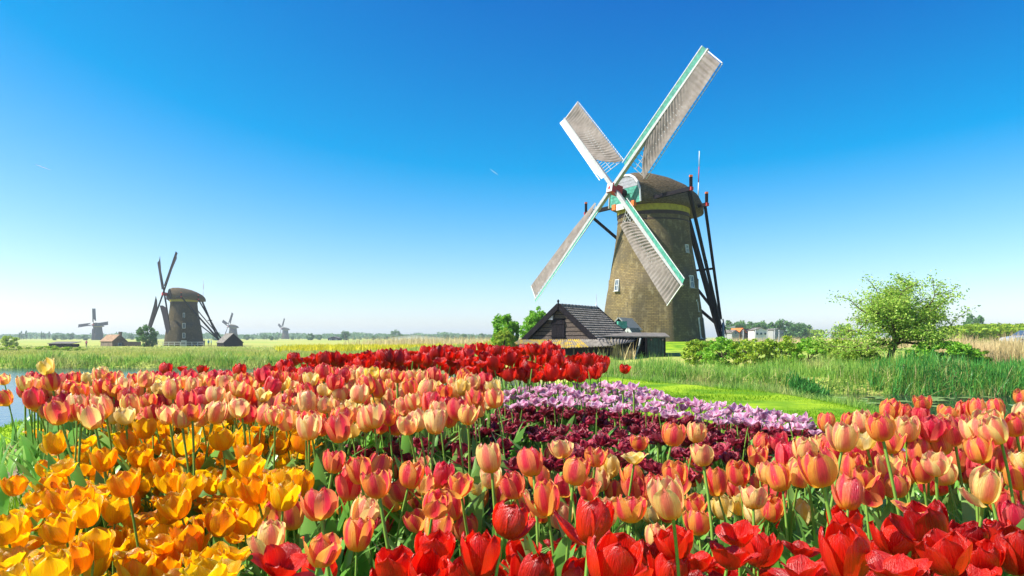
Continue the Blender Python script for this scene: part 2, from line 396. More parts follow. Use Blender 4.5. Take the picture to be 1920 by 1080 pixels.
# stems: unit height, bent; top offset and lean stored
STEMS = []
for i in range(6):
    b = rng.uniform(.02, .22); pts = [(b * (t ** 1.8), .015 * math.sin(4 * t + i), t) for t in np.linspace(0, 1, 7)]
    V = []; UV = []; n = 6
    for j, p in enumerate(pts):
        for q in range(n): a = 2 * math.pi * q / n; V.append((p[0], p[1], p[2], math.cos(a), math.sin(a))); UV.append((rng.uniform(.2, .8), j / 6))
    Q = [(j * n + q, j * n + (q + 1) % n, (j + 1) * n + (q + 1) % n, (j + 1) * n + q) for j in range(6) for q in range(n)]
    V = np.array(V); co = V[:, :3].copy(); co[:, 0] += V[:, 3] * .0085; co[:, 1] += V[:, 4] * .0085
    STEMS.append((mesh_np('stem', co, Q, UV, M_stem), Vector(pts[-1]), 1.8 * b))
def leaf_geo(rg, L_=1.0, W=.085, arch=.5, nu=2, nv=7):
    V = []; UV = []; rnd = rg.uniform(0, 1); tw = rg.uniform(-.6, .6)
    for i in range(nv + 1):
        t = i / nv; w = W * (math.sin(math.pi * min(1, t * .93 + .07) ** .8) ** .8 + .05) * (1 if t < .98 else .15)
        x = arch * t ** 2.1; z = t * (1 - .28 * arch * t * t); a = tw * t
        for j in range(nu + 1):
            u = -1 + 2 * j / nu
            V.append((x - .35 * w * (1 - abs(u)) + w * u * math.sin(a), w * u * math.cos(a), z)); UV.append((np.clip(rnd + .12 * u, 0, 1), t))
    Q = [(i * (nu + 1) + j, i * (nu + 1) + j + 1, (i + 1) * (nu + 1) + j + 1, (i + 1) * (nu + 1) + j) for i in range(nv) for j in range(nu)]
    return np.array(V), np.array(Q), np.array(UV)
LEAVES = [mesh_np('leaf', *leaf_geo(rng, 1, rng.uniform(.07, .11), rng.uniform(.15, .75)), mat=M_leaf) for _ in range(8)]
# ------------------------------------------------------------------ where the tulips stand
# real bloom widths per variety
T = []          # dicts of every tulip
def put(var, px, py, w, form, hue, mat, width, gain=1.0, fixed=False, tilt=None, label=None):
    Y = F * width / w; p = P(px, py, Y)
    T.append(dict(var=var, px=px, py=py, w=w, form=form, hue=hue, mat=mat, width=width, gain=gain, X=p.x, Y=Y, Z=p.z, tilt=tilt, fixed=fixed, label=label))
W_S, W_O, W_R, W_B, W_L = .074, .088, .094, .075, .066
# salmon tulips in the foreground that can be told apart: x, y, width, kind (c coral, r rose, k crimson, p peach, y pale yellow)
SAL = """624 861 50 r;677 875 50 c;705 868 45 c;710 902 60 C;692 927 45 p;602 935 64 r;640 941 42 c;767 885 48 c;741 872 38 r;792 867 40 p;825 887 45 k;864 902 52 C;862 848 36 k;
922 855 50 p;812 932 56 c;852 946 46 r;780 935 42 c;895 941 40 c;785 970 50 c;669 999 56 c;712 984 45 k;600 1025 68 C;550 962 50 c;512 960 46 c;505 1002 60 p;815 990 55 c;872 985 46 r;
1000 860 52 r;1055 835 45 p;1075 874 56 c;1117 850 46 C;1145 872 40 y;1190 850 54 Y;1197 825 38 C;1186 886 44 c;1105 911 46 r;1027 931 56 c;1225 910 42 r;1182 945 66 C;1261 929 66 p;1270 880 48 c;1302 882 36 r;
1260 808 44 c;1318 848 50 p;1303 805 40 p;1387 882 45 c;1422 852 42 C;1425 822 36 r;1357 947 42 y;1335 932 34 k;1412 925 56 p;1310 972 50 c;1230 1000 48 p;967 905 48 r;1010 892 44 c;1037 877 36 c;958 898 44 r;
1467 825 40 k;1472 852 44 k;1509 834 48 p;1542 871 66 c;1467 891 48 c;1504 957 44 y;1580 815 50 p;1595 870 46 c;1590 922 54 r;1640 912 50 r;1680 902 50 c;1635 857 42 c;1672 826 46 C;1695 855 40 c;1755 862 54 p;
1722 842 44 c;1792 860 42 r;1765 902 42 k;1840 837 50 c;1837 870 48 k;1877 857 44 r;1845 905 58 p;1872 932 46 r;1807 917 34 C;1907 832 40 r;1912 890 46 c;1717 942 82 O;1872 992 50 k;1620 968 34 p;
1550 789 34 c;1591 785 32 c;1665 764 36 c;1693 768 30 r;1728 773 36 k;1731 752 36 C;1772 768 40 C;1804 767 34 r;1831 765 35 c;1870 765 34 c;1915 741 34 c;1654 794 52 c;1700 800 44 p;1745 800 44 k;1790 806 44 r;1830 800 48 p;1876 800 50 p;
1905 790 44 c;1860 838 40 c;1770 825 44 c;1660 838 40 r;1612 840 42 k;1728 822 40 c;1888 820 42 k;1560 845 44 r;1700 880 44 c;1815 880 42 k;1900 920 44 r;1900 965 50 k;1740 905 42 r;935 925 40 c;985 935 40 p;1150 915 40 c;1300 915 38 r"""
for s in SAL.replace('\n', '').split(';'):
    x, y, w, k = s.split(); x, y, w = float(x), float(y), float(w)
    form = {'C': 'cup', 'Y': 'open', 'O': 'wide'}.get(k, 'egg'); kk = k.lower()
    mat = {'p': M_peach, 'y': M_yellow}.get(kk, M_salmon); hue = {'r': .55, 'k': 1.0, 'p': .3, 'y': .2, 'o': .0}.get(kk, .08) + rng.uniform(-.08, .08)
    if k == 'O': w *= 1.05
    if form == 'egg' and rng.uniform() < .22: form = 'cup'
    put('salmon', x, y, w, form, hue, mat, W_S * (1.35 if k == 'O' else 1.2 if k == 'Y' else 1.0), 1, True)
RED = """525 1040 104 o;812 1022 76 c;745 1052 78 c;900 1033 72 e;945 965 76 c;800 1066 80 c;935 1072 62 c;675 1078 52 c;980 1036 62 c;1105 975 82 c;1057 1017 66 o;1145 1035 96 e;1272 1010 70 c;1310 1044 74 o;1350 1060 70 o;1385 990 84 o;
1422 1027 66 c;1200 1060 56 e;1582 975 62 c;1590 1030 86 e;1672 997 72 c;1747 978 76 D;1815 997 66 D;1780 1032 82 c;1685 1052 112 o;1502 1055 98 o;1455 1030 50 c;1840 1068 82 o;1900 1068 56 c;1365 1032 90 o;1250 1070 70 c;1030 1062 62 c;860 1075 70 c;1600 1080 80 c;1430 1072 70 o;585 1075 60 e;1085 1075 70 e;1740 1078 80 o"""
for s in RED.replace('\n', '').split(';'):
    x, y, w, k = s.split(); x, y, w = float(x), float(y), float(w)
    form = {'o': 'open', 'c': 'cup', 'e': 'egg', 'D': 'cup'}[k]
    w *= 1.1
    put('red_front', x, y, w, form, 1.0 if k == 'D' else rng.uniform(0, .3), M_red, W_R * {'open': 1.15, 'egg': .95}.get(form, 1.0), 1, True)
# a few singled-out flowers
put('salmon', 93, 685, 34, 'cup', .1, M_yellow, W_S, 1, True, label='yellow tulip standing highest above its neighbours at the left water edge')
put('salmon', 193, 695, 27, 'egg', .5, M_yellow, W_S, 1, True, label='pale cream yellow tulip at the top of the left salmon patch')
put('salmon', 8, 708, 26, 'cup', .1, M_peach, W_S, 1, True, label='peach tulip cut by the left picture edge, in front of the water')
put('salmon', 15, 741, 32, 'egg', .0, M_salmon, W_S, 1, True, label='coral tulip leaning out over the water at the left edge')
put('red_back', 1170, 689, 23, 'cup', .2, M_red, W_R, 1, True, label='lone red tulip standing apart in front of the open shelter')
put('orange', 245, 805, 40, 'cup', .8, M_orange, W_O, 1, True); put('orange', 192, 806, 36, 'cup', .0, M_orange, W_O, 1, True)
put('salmon', 218, 838, 32, 'egg', .4, M_yellow, W_S, 1, True, label='pale yellow tulip among the orange tulips at the left')
put('salmon', 862, 846, 34, 'egg', .9, M_salmon, W_S, 1, True)
put('salmon', 929, 722, 34, 'cup', .3, M_yellow, W_S, 1, True, label='cream yellow tulip at the right end of the left salmon patch')
put('salmon', 912, 788, 20, 'egg', .0, M_salmon, W_S, 1, True, label='small coral tulip alone in the burgundy patch')
for x, y, w, h in ((28, 925, 46, .1), (66, 905, 40, .5), (150, 1038, 72, .0), (205, 1035, 56, .2), (100, 1000, 60, .6), (60, 1050, 74, .9), (275, 995, 62, .8), (352, 1020, 64, .1), (310, 1060, 66, .2), (415, 975, 62, .1), (348, 962, 46, .1), (215, 975, 54, .9), (165, 980, 52, .9), (120, 930, 58, .2), (248, 940, 52, .0), (240, 900, 62, .1), (390, 915, 44, .2), (125, 870, 60, .7), (410, 1010, 46, .1)):
    put('orange', x, y, w, 'cup' if h < .3 else 'open', h, M_orange, W_O * (1 if h < .3 else 1.1), 1, True)
def inpoly(x, y, poly):
    c = False; n = len(poly)
    for i in range(n):
        (x1, y1), (x2, y2) = poly[i], poly[(i + 1) % n]
        if (y1 > y) != (y2 > y) and x < (x2 - x1) * (y - y1) / (y2 - y1) + x1: c = not c
    return c
def fill(var, poly, sy, sv, fac, chooser, width, tries=14000, own=('salmon', 'orange', 'red_front', 'red_back', 'lilac', 'burgundy')):
    xs = [p[0] for p in poly]; ys = [p[1] for p in poly]
    ox = np.zeros(4000); oy = np.zeros(4000); no = 0
    for t in T:
        if t['var'] in own: ox[no], oy[no] = t['px'], t['py']; no += 1
    for _ in range(tries):
        x = rng.uniform(min(xs), max(xs)); y = rng.uniform(min(ys), max(ys))
        if not inpoly(x, y, poly): continue
        s = np.interp(y, sy, sv) * rng.uniform(.88, 1.12)
        if no == 0 or (((x - ox[:no]) / s) ** 2 + ((y - oy[:no]) / s * 1.35) ** 2).min() >= fac * fac:
            ox[no], oy[no] = x, y; no += 1; form, hue, mat, gain, wm = chooser(); put(var, x, y, s, form, hue, mat, width * wm, gain)
def ch_orange():
    u = rng.uniform()
    if u < .12: return 'cup', rng.uniform(.8, 1), M_orange, 1, 1
    f = rng.choice(['cup', 'open', 'open']); return f, rng.uniform(.05, 1.0), M_orange, rng.uniform(.88, 1.0), 1.1 if f == 'open' else 1
def ch_salmon():
    u = rng.uniform()
    if u < .28: return rng.choice(['egg', 'cup']), rng.uniform(0, .35), M_salmon, 1, 1
    if u < .46: return 'egg', rng.uniform(.5, 1), M_salmon, 1, 1
    if u < .88: return rng.choice(['egg', 'cup', 'egg']), rng.uniform(0, .6), M_peach, 1, 1
    return 'cup', rng.uniform(0, .6), M_yellow, 1, 1
def ch_red(): f = rng.choice(['cup', 'cup', 'egg', 'open']); return f, rng.uniform(0, .7), M_red, rng.uniform(.85, 1.1), 1
fill('orange', [(85, 850), (110, 820), (180, 812), (300, 795), (420, 780), (560, 800), (590, 830), (600, 862), (575, 905), (500, 945), (470, 1000), (420, 1075), (380, 1085), (0, 1088), (0, 985), (60, 930), (90, 890)], [790, 900, 1060], [40, 54, 74], .47, ch_orange, W_O, own=('orange', 'salmon'))
fill('salmon', [(30, 715), (80, 705), (160, 704), (300, 706), (420, 706), (520, 700), (640, 695), (760, 702), (900, 708), (940, 735), (905, 765), (830, 790), (700, 795), (640, 815), (560, 792), (440, 772), (300, 780), (200, 782), (75, 765)], [690, 740, 800], [28, 34, 42], .52, ch_salmon, W_S, own=('salmon', 'orange'))
fill('orange', [(120, 775), (560, 760), (610, 815), (110, 825)], [760, 820], [36, 42], .95, ch_orange, W_O, own=('orange',), tries=400)
fill('red_back', [(470, 702), (515, 685), (560, 670), (640, 666), (700, 664), (760, 660), (830, 656), (880, 650), (960, 652), (1045, 648), (1062, 672), (1085, 668), (1135, 672), (1138, 688), (1100, 706), (1050, 702), (960, 706), (900, 692), (760, 690), (640, 690), (560, 695)], [650, 705], [26, 31], .46, ch_red, W_R, own=('red_back', 'salmon'))
fill('red_back', [(250, 694), (330, 690), (480, 692), (480, 704), (250, 704)], [690, 705], [27, 29], 1.1, ch_red, W_R, own=('red_back', 'salmon'))
fill('lilac', [(940, 738), (1000, 724), (1060, 722), (1130, 716), (1180, 720), (1260, 742), (1350, 756), (1450, 770), (1520, 783), (1545, 805), (1480, 800), (1350, 786), (1250, 772), (1100, 758), (950, 756)], [720, 800], [22, 29], .52, lambda: ('frill', rng.uniform(0, .8), M_lilac, rng.uniform(.9, 1.08), 1), W_L, own=('lilac',))
fill('lilac', [(1640, 838), (1700, 830), (1700, 850), (1640, 855)], [720, 800], [21, 27], .8, lambda: ('frill', rng.uniform(0, .8), M_lilac, 1, 1), W_L, own=('lilac',))
fill('burgundy', [(650, 838), (720, 808), (830, 795), (900, 790), (940, 768), (1000, 760), (1100, 766), (1250, 782), (1380, 796), (1500, 806), (1560, 812), (1610, 840), (1540, 862), (1450, 850), (1350, 868), (1300, 890), (1160, 862), (1060, 872), (960, 866), (900, 880), (830, 855), (760, 850), (690, 858)], [760, 860], [26, 37], .52, lambda: ('fringe', rng.uniform(0, 1), M_burg, rng.uniform(.9, 1.4), 1), W_B, own=('burgundy',))
fill('salmon', [(1540, 800), (1640, 785), (1920, 772), (1920, 940), (1640, 890), (1500, 890), (1400, 890)], [770, 860, 960], [42, 45, 52], .66, ch_salmon, W_S, own=('salmon',), tries=3000)
fill('salmon', [(640, 880), (900, 880), (1450, 900), (1450, 960), (640, 960)], [770, 860, 960], [38, 42, 48], .72, ch_salmon, W_S, own=('salmon', 'red_front'), tries=3000)
fill('red_front', [(690, 1050), (1100, 1045), (1300, 1020), (1920, 1000), (1920, 1098), (690, 1098)], [1000, 1090], [72, 84], .62, ch_red, W_R, own=('red_front',), tries=3000)
for t in T:
    t['g'] = gz(t['X'], t['Y'])
TX = np.array([(t['X'], t['Y']) for t in T])

# ------------------------------------------------------------------ the ground sheet
def axis(lo, hi, step, far, k=1.13):
    a = list(np.arange(lo, hi + 1e-6, step)); s = step
    while a[-1] < far: s *= k; a.append(a[-1] + s)
    s = step
    while a[0] > -far: s *= k; a.insert(0, a[0] - s)
    return np.array(a)
xs = axis(-6, 9, .14, 5000, 1.11)
ys = np.array([-40, -20, -10, -5, -2, -1] + list(np.arange(-.5, 25, .16))); s = .16; yl = list(ys)
while yl[-1] < 6000: s *= 1.06; yl.append(yl[-1] + s)
ys = np.array(yl)
GX, GY = np.meshgrid(xs, ys); fx, fy = GX.ravel(), GY.ravel()
fz = ground_z(fx, fy)
nz = np.sin(fx * 1.7 + np.sin(fy * 1.3)) * np.sin(fy * 1.9 + 1.1) * .02
fz = fz + nz * smooth(8, 3, np.abs(fx)) + .12 * np.sin(fx * .21) * np.sin(fy * .17) * smooth(60, 90, fy)
nx, ny = len(xs), len(ys)
ii, jj = np.meshgrid(np.arange(nx - 1), np.arange(ny - 1)); b = (jj * nx + ii).ravel()
Q = np.stack([b, b + 1, b + nx + 1, b + nx], 1)
gme = mesh_np('ground', np.stack([fx, fy, fz], 1), Q, None, M_ground)
near = (fy < 6) & (np.abs(fx) < 6) & (fy > -1)
soilm = np.zeros(len(fx)); idx = np.where(near)[0]
for i0 in range(0, len(idx), 800):
    sl_ = idx[i0:i0 + 800]; d = np.hypot(fx[sl_, None] - TX[None, :, 0], fy[sl_, None] - TX[None, :, 1]).min(1); soilm[sl_] = smooth(.20, .09, d)
gs = sdf(np.stack([fx, fy], 1), GARDEN)
lawnm = np.where(gs < .05, 1, 0) + smooth(24, 17, np.hypot(fx - MILL[0], (fy - MILL[1]))) * (gs > .05)
lawnm = np.clip(lawnm, 0, 1); soilm = np.maximum(soilm, smooth(.05, .2, gs) * (gs < 1.2))
ca = gme.color_attributes.new('mask', 'FLOAT_COLOR', 'POINT')
ca.data.foreach_set('color', np.stack([soilm, lawnm, 0 * fx, np.ones(len(fx))], 1).astype(np.float32).ravel())
tag(obj('ground', gme), kind='structure')
wme = mesh_np('water', [(1.5, 0, WATER_Z), (400, 0, WATER_Z), (400, 45, WATER_Z), (1.5, 45, WATER_Z)], [(0, 1, 2, 3)], None, M_water)
tag(obj('water', wme), kind='structure')
wme = mesh_np('water', [(-4000, 0, WATER_Z), (1.5, 0, WATER_Z), (1.5, 45, WATER_Z), (-4000, 45, WATER_Z)], [(0, 1, 2, 3)], None, M_water2)
tag(obj('water', wme), kind='structure')

# ------------------------------------------------------------------ grass-like stuff
def blades(name, X, Y, h, w, lean, mat, segs=3, curl=.5, seed=0, z=None, hvar=.35, sag=0.0):
    rg = np.random.default_rng(seed); n = len(X); z = ground_z(X, Y) - .02 if z is None else z
    hh = h * rg.uniform(1 - hvar, 1 + hvar, n); ww = w * rg.uniform(.6, 1.3, n); az = rg.uniform(0, 6.283, n); fz_ = rg.uniform(0, 6.283, n)
    hh = hh * (.72 + .28 * np.sin(X * 2.3 + 1.7 * np.sin(Y * 1.1)) * np.sin(Y * 1.9 + np.sin(X * .9)) + .22 * np.sin(X * .7 + Y * .5)); ln = lean * np.abs(rg.normal(0, 1, n)) * hh; rnd = np.clip(rg.normal(.5, .25, n), 0, 1)
    V = np.zeros((n, segs + 1, 2, 3)); U = np.zeros((n, segs + 1, 2, 2))
    for s in range(segs + 1):
        t = s / segs; off = ln * (t ** (1 + curl)); wd = ww * (1 - t) ** .6 * .5 + ww * .03
        cx = X + np.cos(az) * off; cy = Y + np.sin(az) * off; cz = z + hh * t - sag * ln * t ** 3
        for k, sg in ((0, -1), (1, 1)):
            V[:, s, k, 0] = cx + sg * np.cos(fz_) * wd; V[:, s, k, 1] = cy + sg * np.sin(fz_) * wd; V[:, s, k, 2] = cz
            U[:, s, k, 0] = rnd; U[:, s, k, 1] = t
    base = (np.arange(n) * (segs + 1) * 2)[:, None, None]; q = np.array([[2 * s, 2 * s + 1, 2 * s + 3, 2 * s + 2] for s in range(segs)])[None]
    return mesh_np(name, V.reshape(-1, 3), (base + q).reshape(-1, 4), U.reshape(-1, 2), mat)
def scatter(n, x0, x1, y0, y1, keep, seed):
    rg = np.random.default_rng(seed); X = rg.uniform(x0, x1, n); Y = rg.uniform(y0, y1, n); k = keep(X, Y); return X[k], Y[k]
def frustum(n, px0, px1, y0, y1, keep, seed, p=2.0):
    """points spread over the ground between two bearings; density falls off with distance"""
    rg = np.random.default_rng(seed); u = rg.uniform(0, 1, n); Y = (y0 ** -p + u * (y1 ** -p - y0 ** -p)) ** (-1 / p) if p else rg.uniform(y0, y1, n)
    X = (rg.uniform(px0, px1, n) - 960) / F * Y; k = keep(X, Y); return X[k], Y[k]
def off_tulips(X, Y, r=.16):
    out = np.ones(len(X), bool); m = np.where(Y < 5.2)[0]
    for i0 in range(0, len(m), 4000):
        s_ = m[i0:i0 + 4000]; out[s_] = np.hypot(X[s_, None] - TX[None, :, 0], Y[s_, None] - TX[None, :, 1]).min(1) > r
    return out
ing = lambda X, Y: sdf(np.stack([X, Y], 1), GARDEN) < -.02
X, Y = frustum(110000, 1000, 1760, 4.0, 16, lambda X, Y: ing(X, Y) & off_tulips(X, Y), 1, 1.0)
tag(obj('lawn_grass', blades('lawn_grass', X, Y, .05, .010, .5, M_grass, 2, .4, 1)), 'short bright green lawn on the spit between flower bed and ditch', 'grass', kind='stuff')
X, Y = frustum(60000, -160, 330, 1.2, 5.8, lambda X, Y: ing(X, Y) & off_tulips(X, Y, .11), 2, 0.5)
tag(obj('lawn_grass', blades('lawn_grass', X, Y, .045, .006, .5, M_grass, 2, .4, 2)), 'bright short grass strip beside the orange tulips at the left edge', 'grass', kind='stuff')
gsd = lambda X, Y: sdf(np.stack([X, Y], 1), GARDEN)
X, Y = frustum(90000, 1100, 1800, 7.5, 15.6, lambda X, Y: (np.abs(gsd(X, Y) + .02) < .10 + .06 * np.sin(X * 9) * np.sin(Y * 7)), 22, 0)
tag(obj('edge_grass', blades('edge_grass', X, Y, .15, .010, .6, M_reed, 3, .8, 22)), 'ragged longer grass along the lawn edge at the ditch', 'grass', kind='stuff')
bank = lambda X, Y: Y - np.interp(X, BANKX, BANKY)
X, Y = frustum(42000, 1090, 2020, 20, 30, lambda X, Y: (bank(X, Y) > .05) & (bank(X, Y) < 4.5), 3, 2)
tag(obj('green_reeds', blades('green_reeds', X, Y, .62, .022, .5, M_reed, 4, .8, 3, sag=.5)), 'tall green reeds and bank grass along the far side of the ditch', 'reeds', kind='stuff')
X = 9.15 + rng.normal(0, .24, 700); Y = 21.15 + np.abs(rng.normal(0, .3, 700))
tag(obj('iris_clump', blades('iris_clump', X, Y, .95, .05, .5, M_reedd, 4, .9, 4, sag=.5)), 'dark green broad-leaved clump at the water edge left of the apple tree', 'reeds', kind='stuff')
X, Y = frustum(7000, 1560, 2040, 20.4, 23.5, lambda X, Y: (bank(X, Y) > -.1) & (960 + F * X / Y > 1680 + 90 * np.sin(X * 7.1) * np.sin(Y * 5.3)), 5, 0)
tag(obj('shaded_reeds', blades('shaded_reeds', X, Y, .75, .035, .45, M_reedd, 4, .9, 5, sag=.5)), 'shade-darkened green reeds under the apple tree at the ditch', 'reeds', kind='stuff')  # dark leaf colour stands in for the shade beneath the tree
X, Y = frustum(2600, 1080, 2020, 20, 24, lambda X, Y: (bank(X, Y) > -.15) & (bank(X, Y) < .9), 6, 0)
tag(obj('dry_reeds', blades('dry_reeds', X, Y, .55, .022, .6, M_straw, 3, .8, 6)), 'dry straw-coloured stalks at the water line of the ditch', 'reeds', kind='stuff')
X, Y = frustum(30000, 1760, 2040, 25, 58, lambda X, Y: (bank(X, Y) > 5.0 - 3.0 * smooth(1780, 1900, 960 + F * X / Y)), 7, 1.5)
tag(obj('pale_reeds', blades('pale_reeds', X, Y, 1.05, .03, .18, M_straw, 3, .7, 7)), 'field of tall pale golden reeds at the right below the car', 'reeds', kind='stuff')
X, Y = frustum(30000, 1335, 1800, 84, 170, lambda X, Y: Y > 0, 8, 1.0)
tag(obj('pale_reeds', blades('pale_reeds', X, Y, 1.9, .07, .15, M_straw, 2, .7, 8)), 'band of pale reeds behind the lawn, right of the big mill', 'reeds', kind='stuff')
X, Y = frustum(66000, -120, 1150, 30, 75, lambda X, Y: bank(X, Y) > .1, 9, 2.5)
tag(obj('meadow_grass', blades('meadow_grass', X, Y, .34, .045, .4, M_meadow, 3, .7, 9)), 'tall meadow grass on the far bank at the left', 'grass', kind='stuff')
X, Y = frustum(50000, -120, 1010, 62, 185, lambda X, Y: (X / Y < -.30 + .08 * np.sin(Y * .9) * np.sin(X * .3) + .1 * np.sin(X * 3.1)) | (Y < 70), 21, 1.0)
tag(obj('meadow_grass', blades('meadow_grass', X, Y, .34, .10, .4, M_golden, 2, .7, 21)), 'golden seed-head grass of the left meadow up to the brick house', 'grass', kind='stuff')
X, Y = frustum(16000, -120, 1010, 37.6, 42, lambda X, Y: (bank(X, Y) > -.1) & (bank(X, Y) < 2.2), 10, 0)
tag(obj('bank_reeds', blades('bank_reeds', X, Y, .5, .05, .5, M_reed, 3, .8, 10, hvar=.6)), 'green reeds along the far water edge at the left', 'reeds', kind='stuff')
X, Y = frustum(46000, 500, 1040, 74, 150, lambda X, Y: (960 + F * X / Y > 560 + 50 * np.sin(X * 5.3) * np.sin(Y * 2.1)) & (Y > 80 + 5 * np.sin(X * .8) + 3 * np.sin(X * 4.1)), 11, 0)
tag(obj('rapeseed', blades('rapeseed', X, Y, .75, .16, .25, M_rape, 2, .6, 11)), 'yellow flowering strip behind the red tulips', 'flowers', kind='stuff')
X, Y = frustum(18000, 620, 1040, 152, 230, lambda X, Y: 960 + F * X / Y > 720 + 80 * np.sin(X * 3.7) * np.sin(Y * 1.3), 12, 0)
tag(obj('pale_reeds', blades('pale_reeds', X, Y, 2.2, .10, .2, M_straw, 2, .6, 12)), 'pale reed strip between yellow flowers and distant trees', 'reeds', kind='stuff')
X, Y = frustum(1500, 1115, 1190, 40.2, 41.2, lambda X, Y: Y > 0, 13, 0)
tag(obj('dry_stalks', blades('dry_stalks', X[:160], Y[:160], 1.25, .05, .25, M_straw, 3, .4, 13)), 'tall bare dry stalks in front of the dark open shelter', 'reeds', kind='stuff')

# lily pads along the ditch
pad = mesh_py('lily_pad', [(0, 0, .012)] + [(.5 * math.cos(a) * (1 + .06 * math.sin(3 * a)), .5 * math.sin(a), .004 + .01 * math.sin(2 * a)) for a in np.linspace(.2, 6.1, 16)], [(0, i, i + 1) for i in range(1, 16)], leafy('lily_pad', (.20, .30, .10), (.36, .42, .20), None, .1, .3))
padx = np.sort(rng.uniform(1545, 1915, 34))
for i, px in enumerate(padx):
    Yp = rng.uniform(17.4, 20.3) if px > 1600 else rng.uniform(18.5, 20.2)
    o = obj('lily_pad', pad, None, None, ((px - 960) / F * Yp, Yp, WATER_Z + .006 + .0004 * i)); sc_ = rng.uniform(.16, .42); o.scale = (sc_ * 1.3, sc_, 1); o.rotation_euler = (0, 0, rng.uniform(0, 6))
    tag(o, 'flat green lily pad floating on the right ditch, %s from the left' % ordw(i), 'lily pad', 'lily pads on the ditch')
# ------------------------------------------------------------------ windmills
def windmill(name, label, loc, az, tilt, spin, S=1.0, detail=2, Rr=14.0, weather=1):
    a = R_(az); t_ = R_(tilt)
    root = thing(name, label, 'windmill', loc, 0, 'windmills in the polder'); root.scale = (S, S, S)
    n = Vector((-math.sin(a) * math.cos(t_), -math.cos(a) * math.cos(t_), math.sin(t_)))
    nh = Vector((-math.sin(a), -math.cos(a), 0)); ph = Vector((math.cos(a), -math.sin(a), 0)); up = ph.cross(n)
    if up.z < 0: up = -up
    Z = Vector((0, 0, 1))
    # tower: eight-sided foot turning into a round brick drum
    prof = [(-.6, 5.12), (0, 5.05), (1.5, 4.86), (3.07, 4.66), (4.5, 4.44), (5.86, 4.24), (5.9, 4.16), (7.3, 3.93), (8.7, 3.69), (10.2, 3.48), (11.4, 3.37), (12.9, 3.33)]
    ns = 96 if detail > 1 else 32; V = []; UV = []
    for z, r in prof:
        oc = float(smooth(6.0, 5.0, z))
        for k in range(ns + 1):
            th = 2 * math.pi * k / ns + .2; m_ = (th - .55 + math.pi / 8) % (math.pi / 4) - math.pi / 8
            ro = r * .955 / math.cos(m_); rr = r + (ro - r) * oc
            V.append((rr * math.cos(th), rr * math.sin(th), z)); UV.append((th * 4.2, z))
    Q = [(i * (ns + 1) + k, i * (ns + 1) + k + 1, (i + 1) * (ns + 1) + k + 1, (i + 1) * (ns + 1) + k) for i in range(len(prof) - 1) for k in range(ns)]
    me = mesh_np('tower', V, Q, UV, M_brick if detail > 1 else M_brick_shaded)
    obj('tower', me, root)
    def ring(nm, z0, z1, r0, r1, mat):
        V = []; k_ = 64
        for k in range(k_):
            th = 2 * math.pi * k / k_; c, s = math.cos(th), math.sin(th)
            V += [(3.2 * c, 3.2 * s, z0), (r0 * c, r0 * s, z0), (r1 * c, r1 * s, z1), (3.2 * c, 3.2 * s, z1)]
        Fc = [(4 * k + j, 4 * ((k + 1) % k_) + j, 4 * ((k + 1) % k_) + j + 1, 4 * k + j + 1) for k in range(k_) for j in range(3)]
        return obj(nm, mesh_py(nm, V, Fc, mat, False), root)
    ring('yellow_band', 12.05, 12.62, 3.44, 3.46, M_yellowp)
    if detail > 0:
        ring('painted_stripe', 11.72, 12.02, 3.42, 3.42, M_stripe); ring('painted_stripe', 11.20, 11.34, 3.40, 3.40, M_stripe)
    # cap
    secs = [(3.6, 2.35, 2.75, 0.0), (2.9, 2.9, 3.05, -.05), (1.6, 3.5, 3.15, -.1), (0, 3.9, 3.0, -.15), (-1.6, 3.95, 2.65, -.2), (-3.0, 3.55, 2.15, -.3), (-4.2, 2.75, 1.55, -.4), (-5.0, 1.75, 1.0, -.42), (-5.5, .6, .45, -.42)]
    V = []; UV = []; na = 20; zc = 12.72
    secs = [(q, w * .93, h, zb) for q, w, h, zb in secs]
    for q, w, h, zb in secs:
        for k in range(na + 1):
            f = math.pi * k / na; yy = w * math.copysign(abs(math.cos(f)) ** .9, math.cos(f)); zz = zb + (h - zb) * (.28 * math.sin(f) ** .35 + .72 * math.sin(f) ** .95)
            V.append(nh * q + ph * yy + Z * (zc + zz)); UV.append((q, f))
    Q = [(i * (na + 1) + k, (i + 1) * (na + 1) + k, (i + 1) * (na + 1) + k + 1, i * (na + 1) + k + 1) for i in range(len(secs) - 1) for k in range(na)]
    Q += [(i * (na + 1), i * (na + 1) + na, (i + 1) * (na + 1) + na, (i + 1) * (na + 1)) for i in range(len(secs) - 1)]
    obj('thatched_cap', mesh_np('thatched_cap', V, Q, UV, M_thatch), root)
    # gable planks closing the front of the cap
    q, w, h, zb = secs[0]; arch = [(w * math.copysign(abs(math.cos(math.pi * k / na)) ** .9, math.cos(math.pi * k / na)), zb + (h - zb) * (.28 * math.sin(math.pi * k / na) ** .35 + .72 * math.sin(math.pi * k / na) ** .95)) for k in range(na + 1)]
    def halfw(z):
        zz = [p[1] for p in arch[:na // 2 + 1]]; yy = [p[0] for p in arch[:na // 2 + 1]]; return float(np.interp(z, zz, yy))
    nb = 9 if detail > 1 else 1; hh = h / nb
    for i in range(nb):
        z0, z1 = zb + hh * i + .01, zb + hh * (i + 1) - .01; w0, w1 = halfw(z0), halfw(z1) * .98
        c = nh * (q - .03 + .01 * (i % 2)) + Z * zc
        poly_prism('gable_plank', [c + ph * -w0 + Z * z0, c + ph * w0 + Z * z0, c + ph * w1 + Z * z1, c + ph * -w1 + Z * z1], nh * .07, (M_slat if i > 4 else M_green) if detail > 1 else M_dark, root)
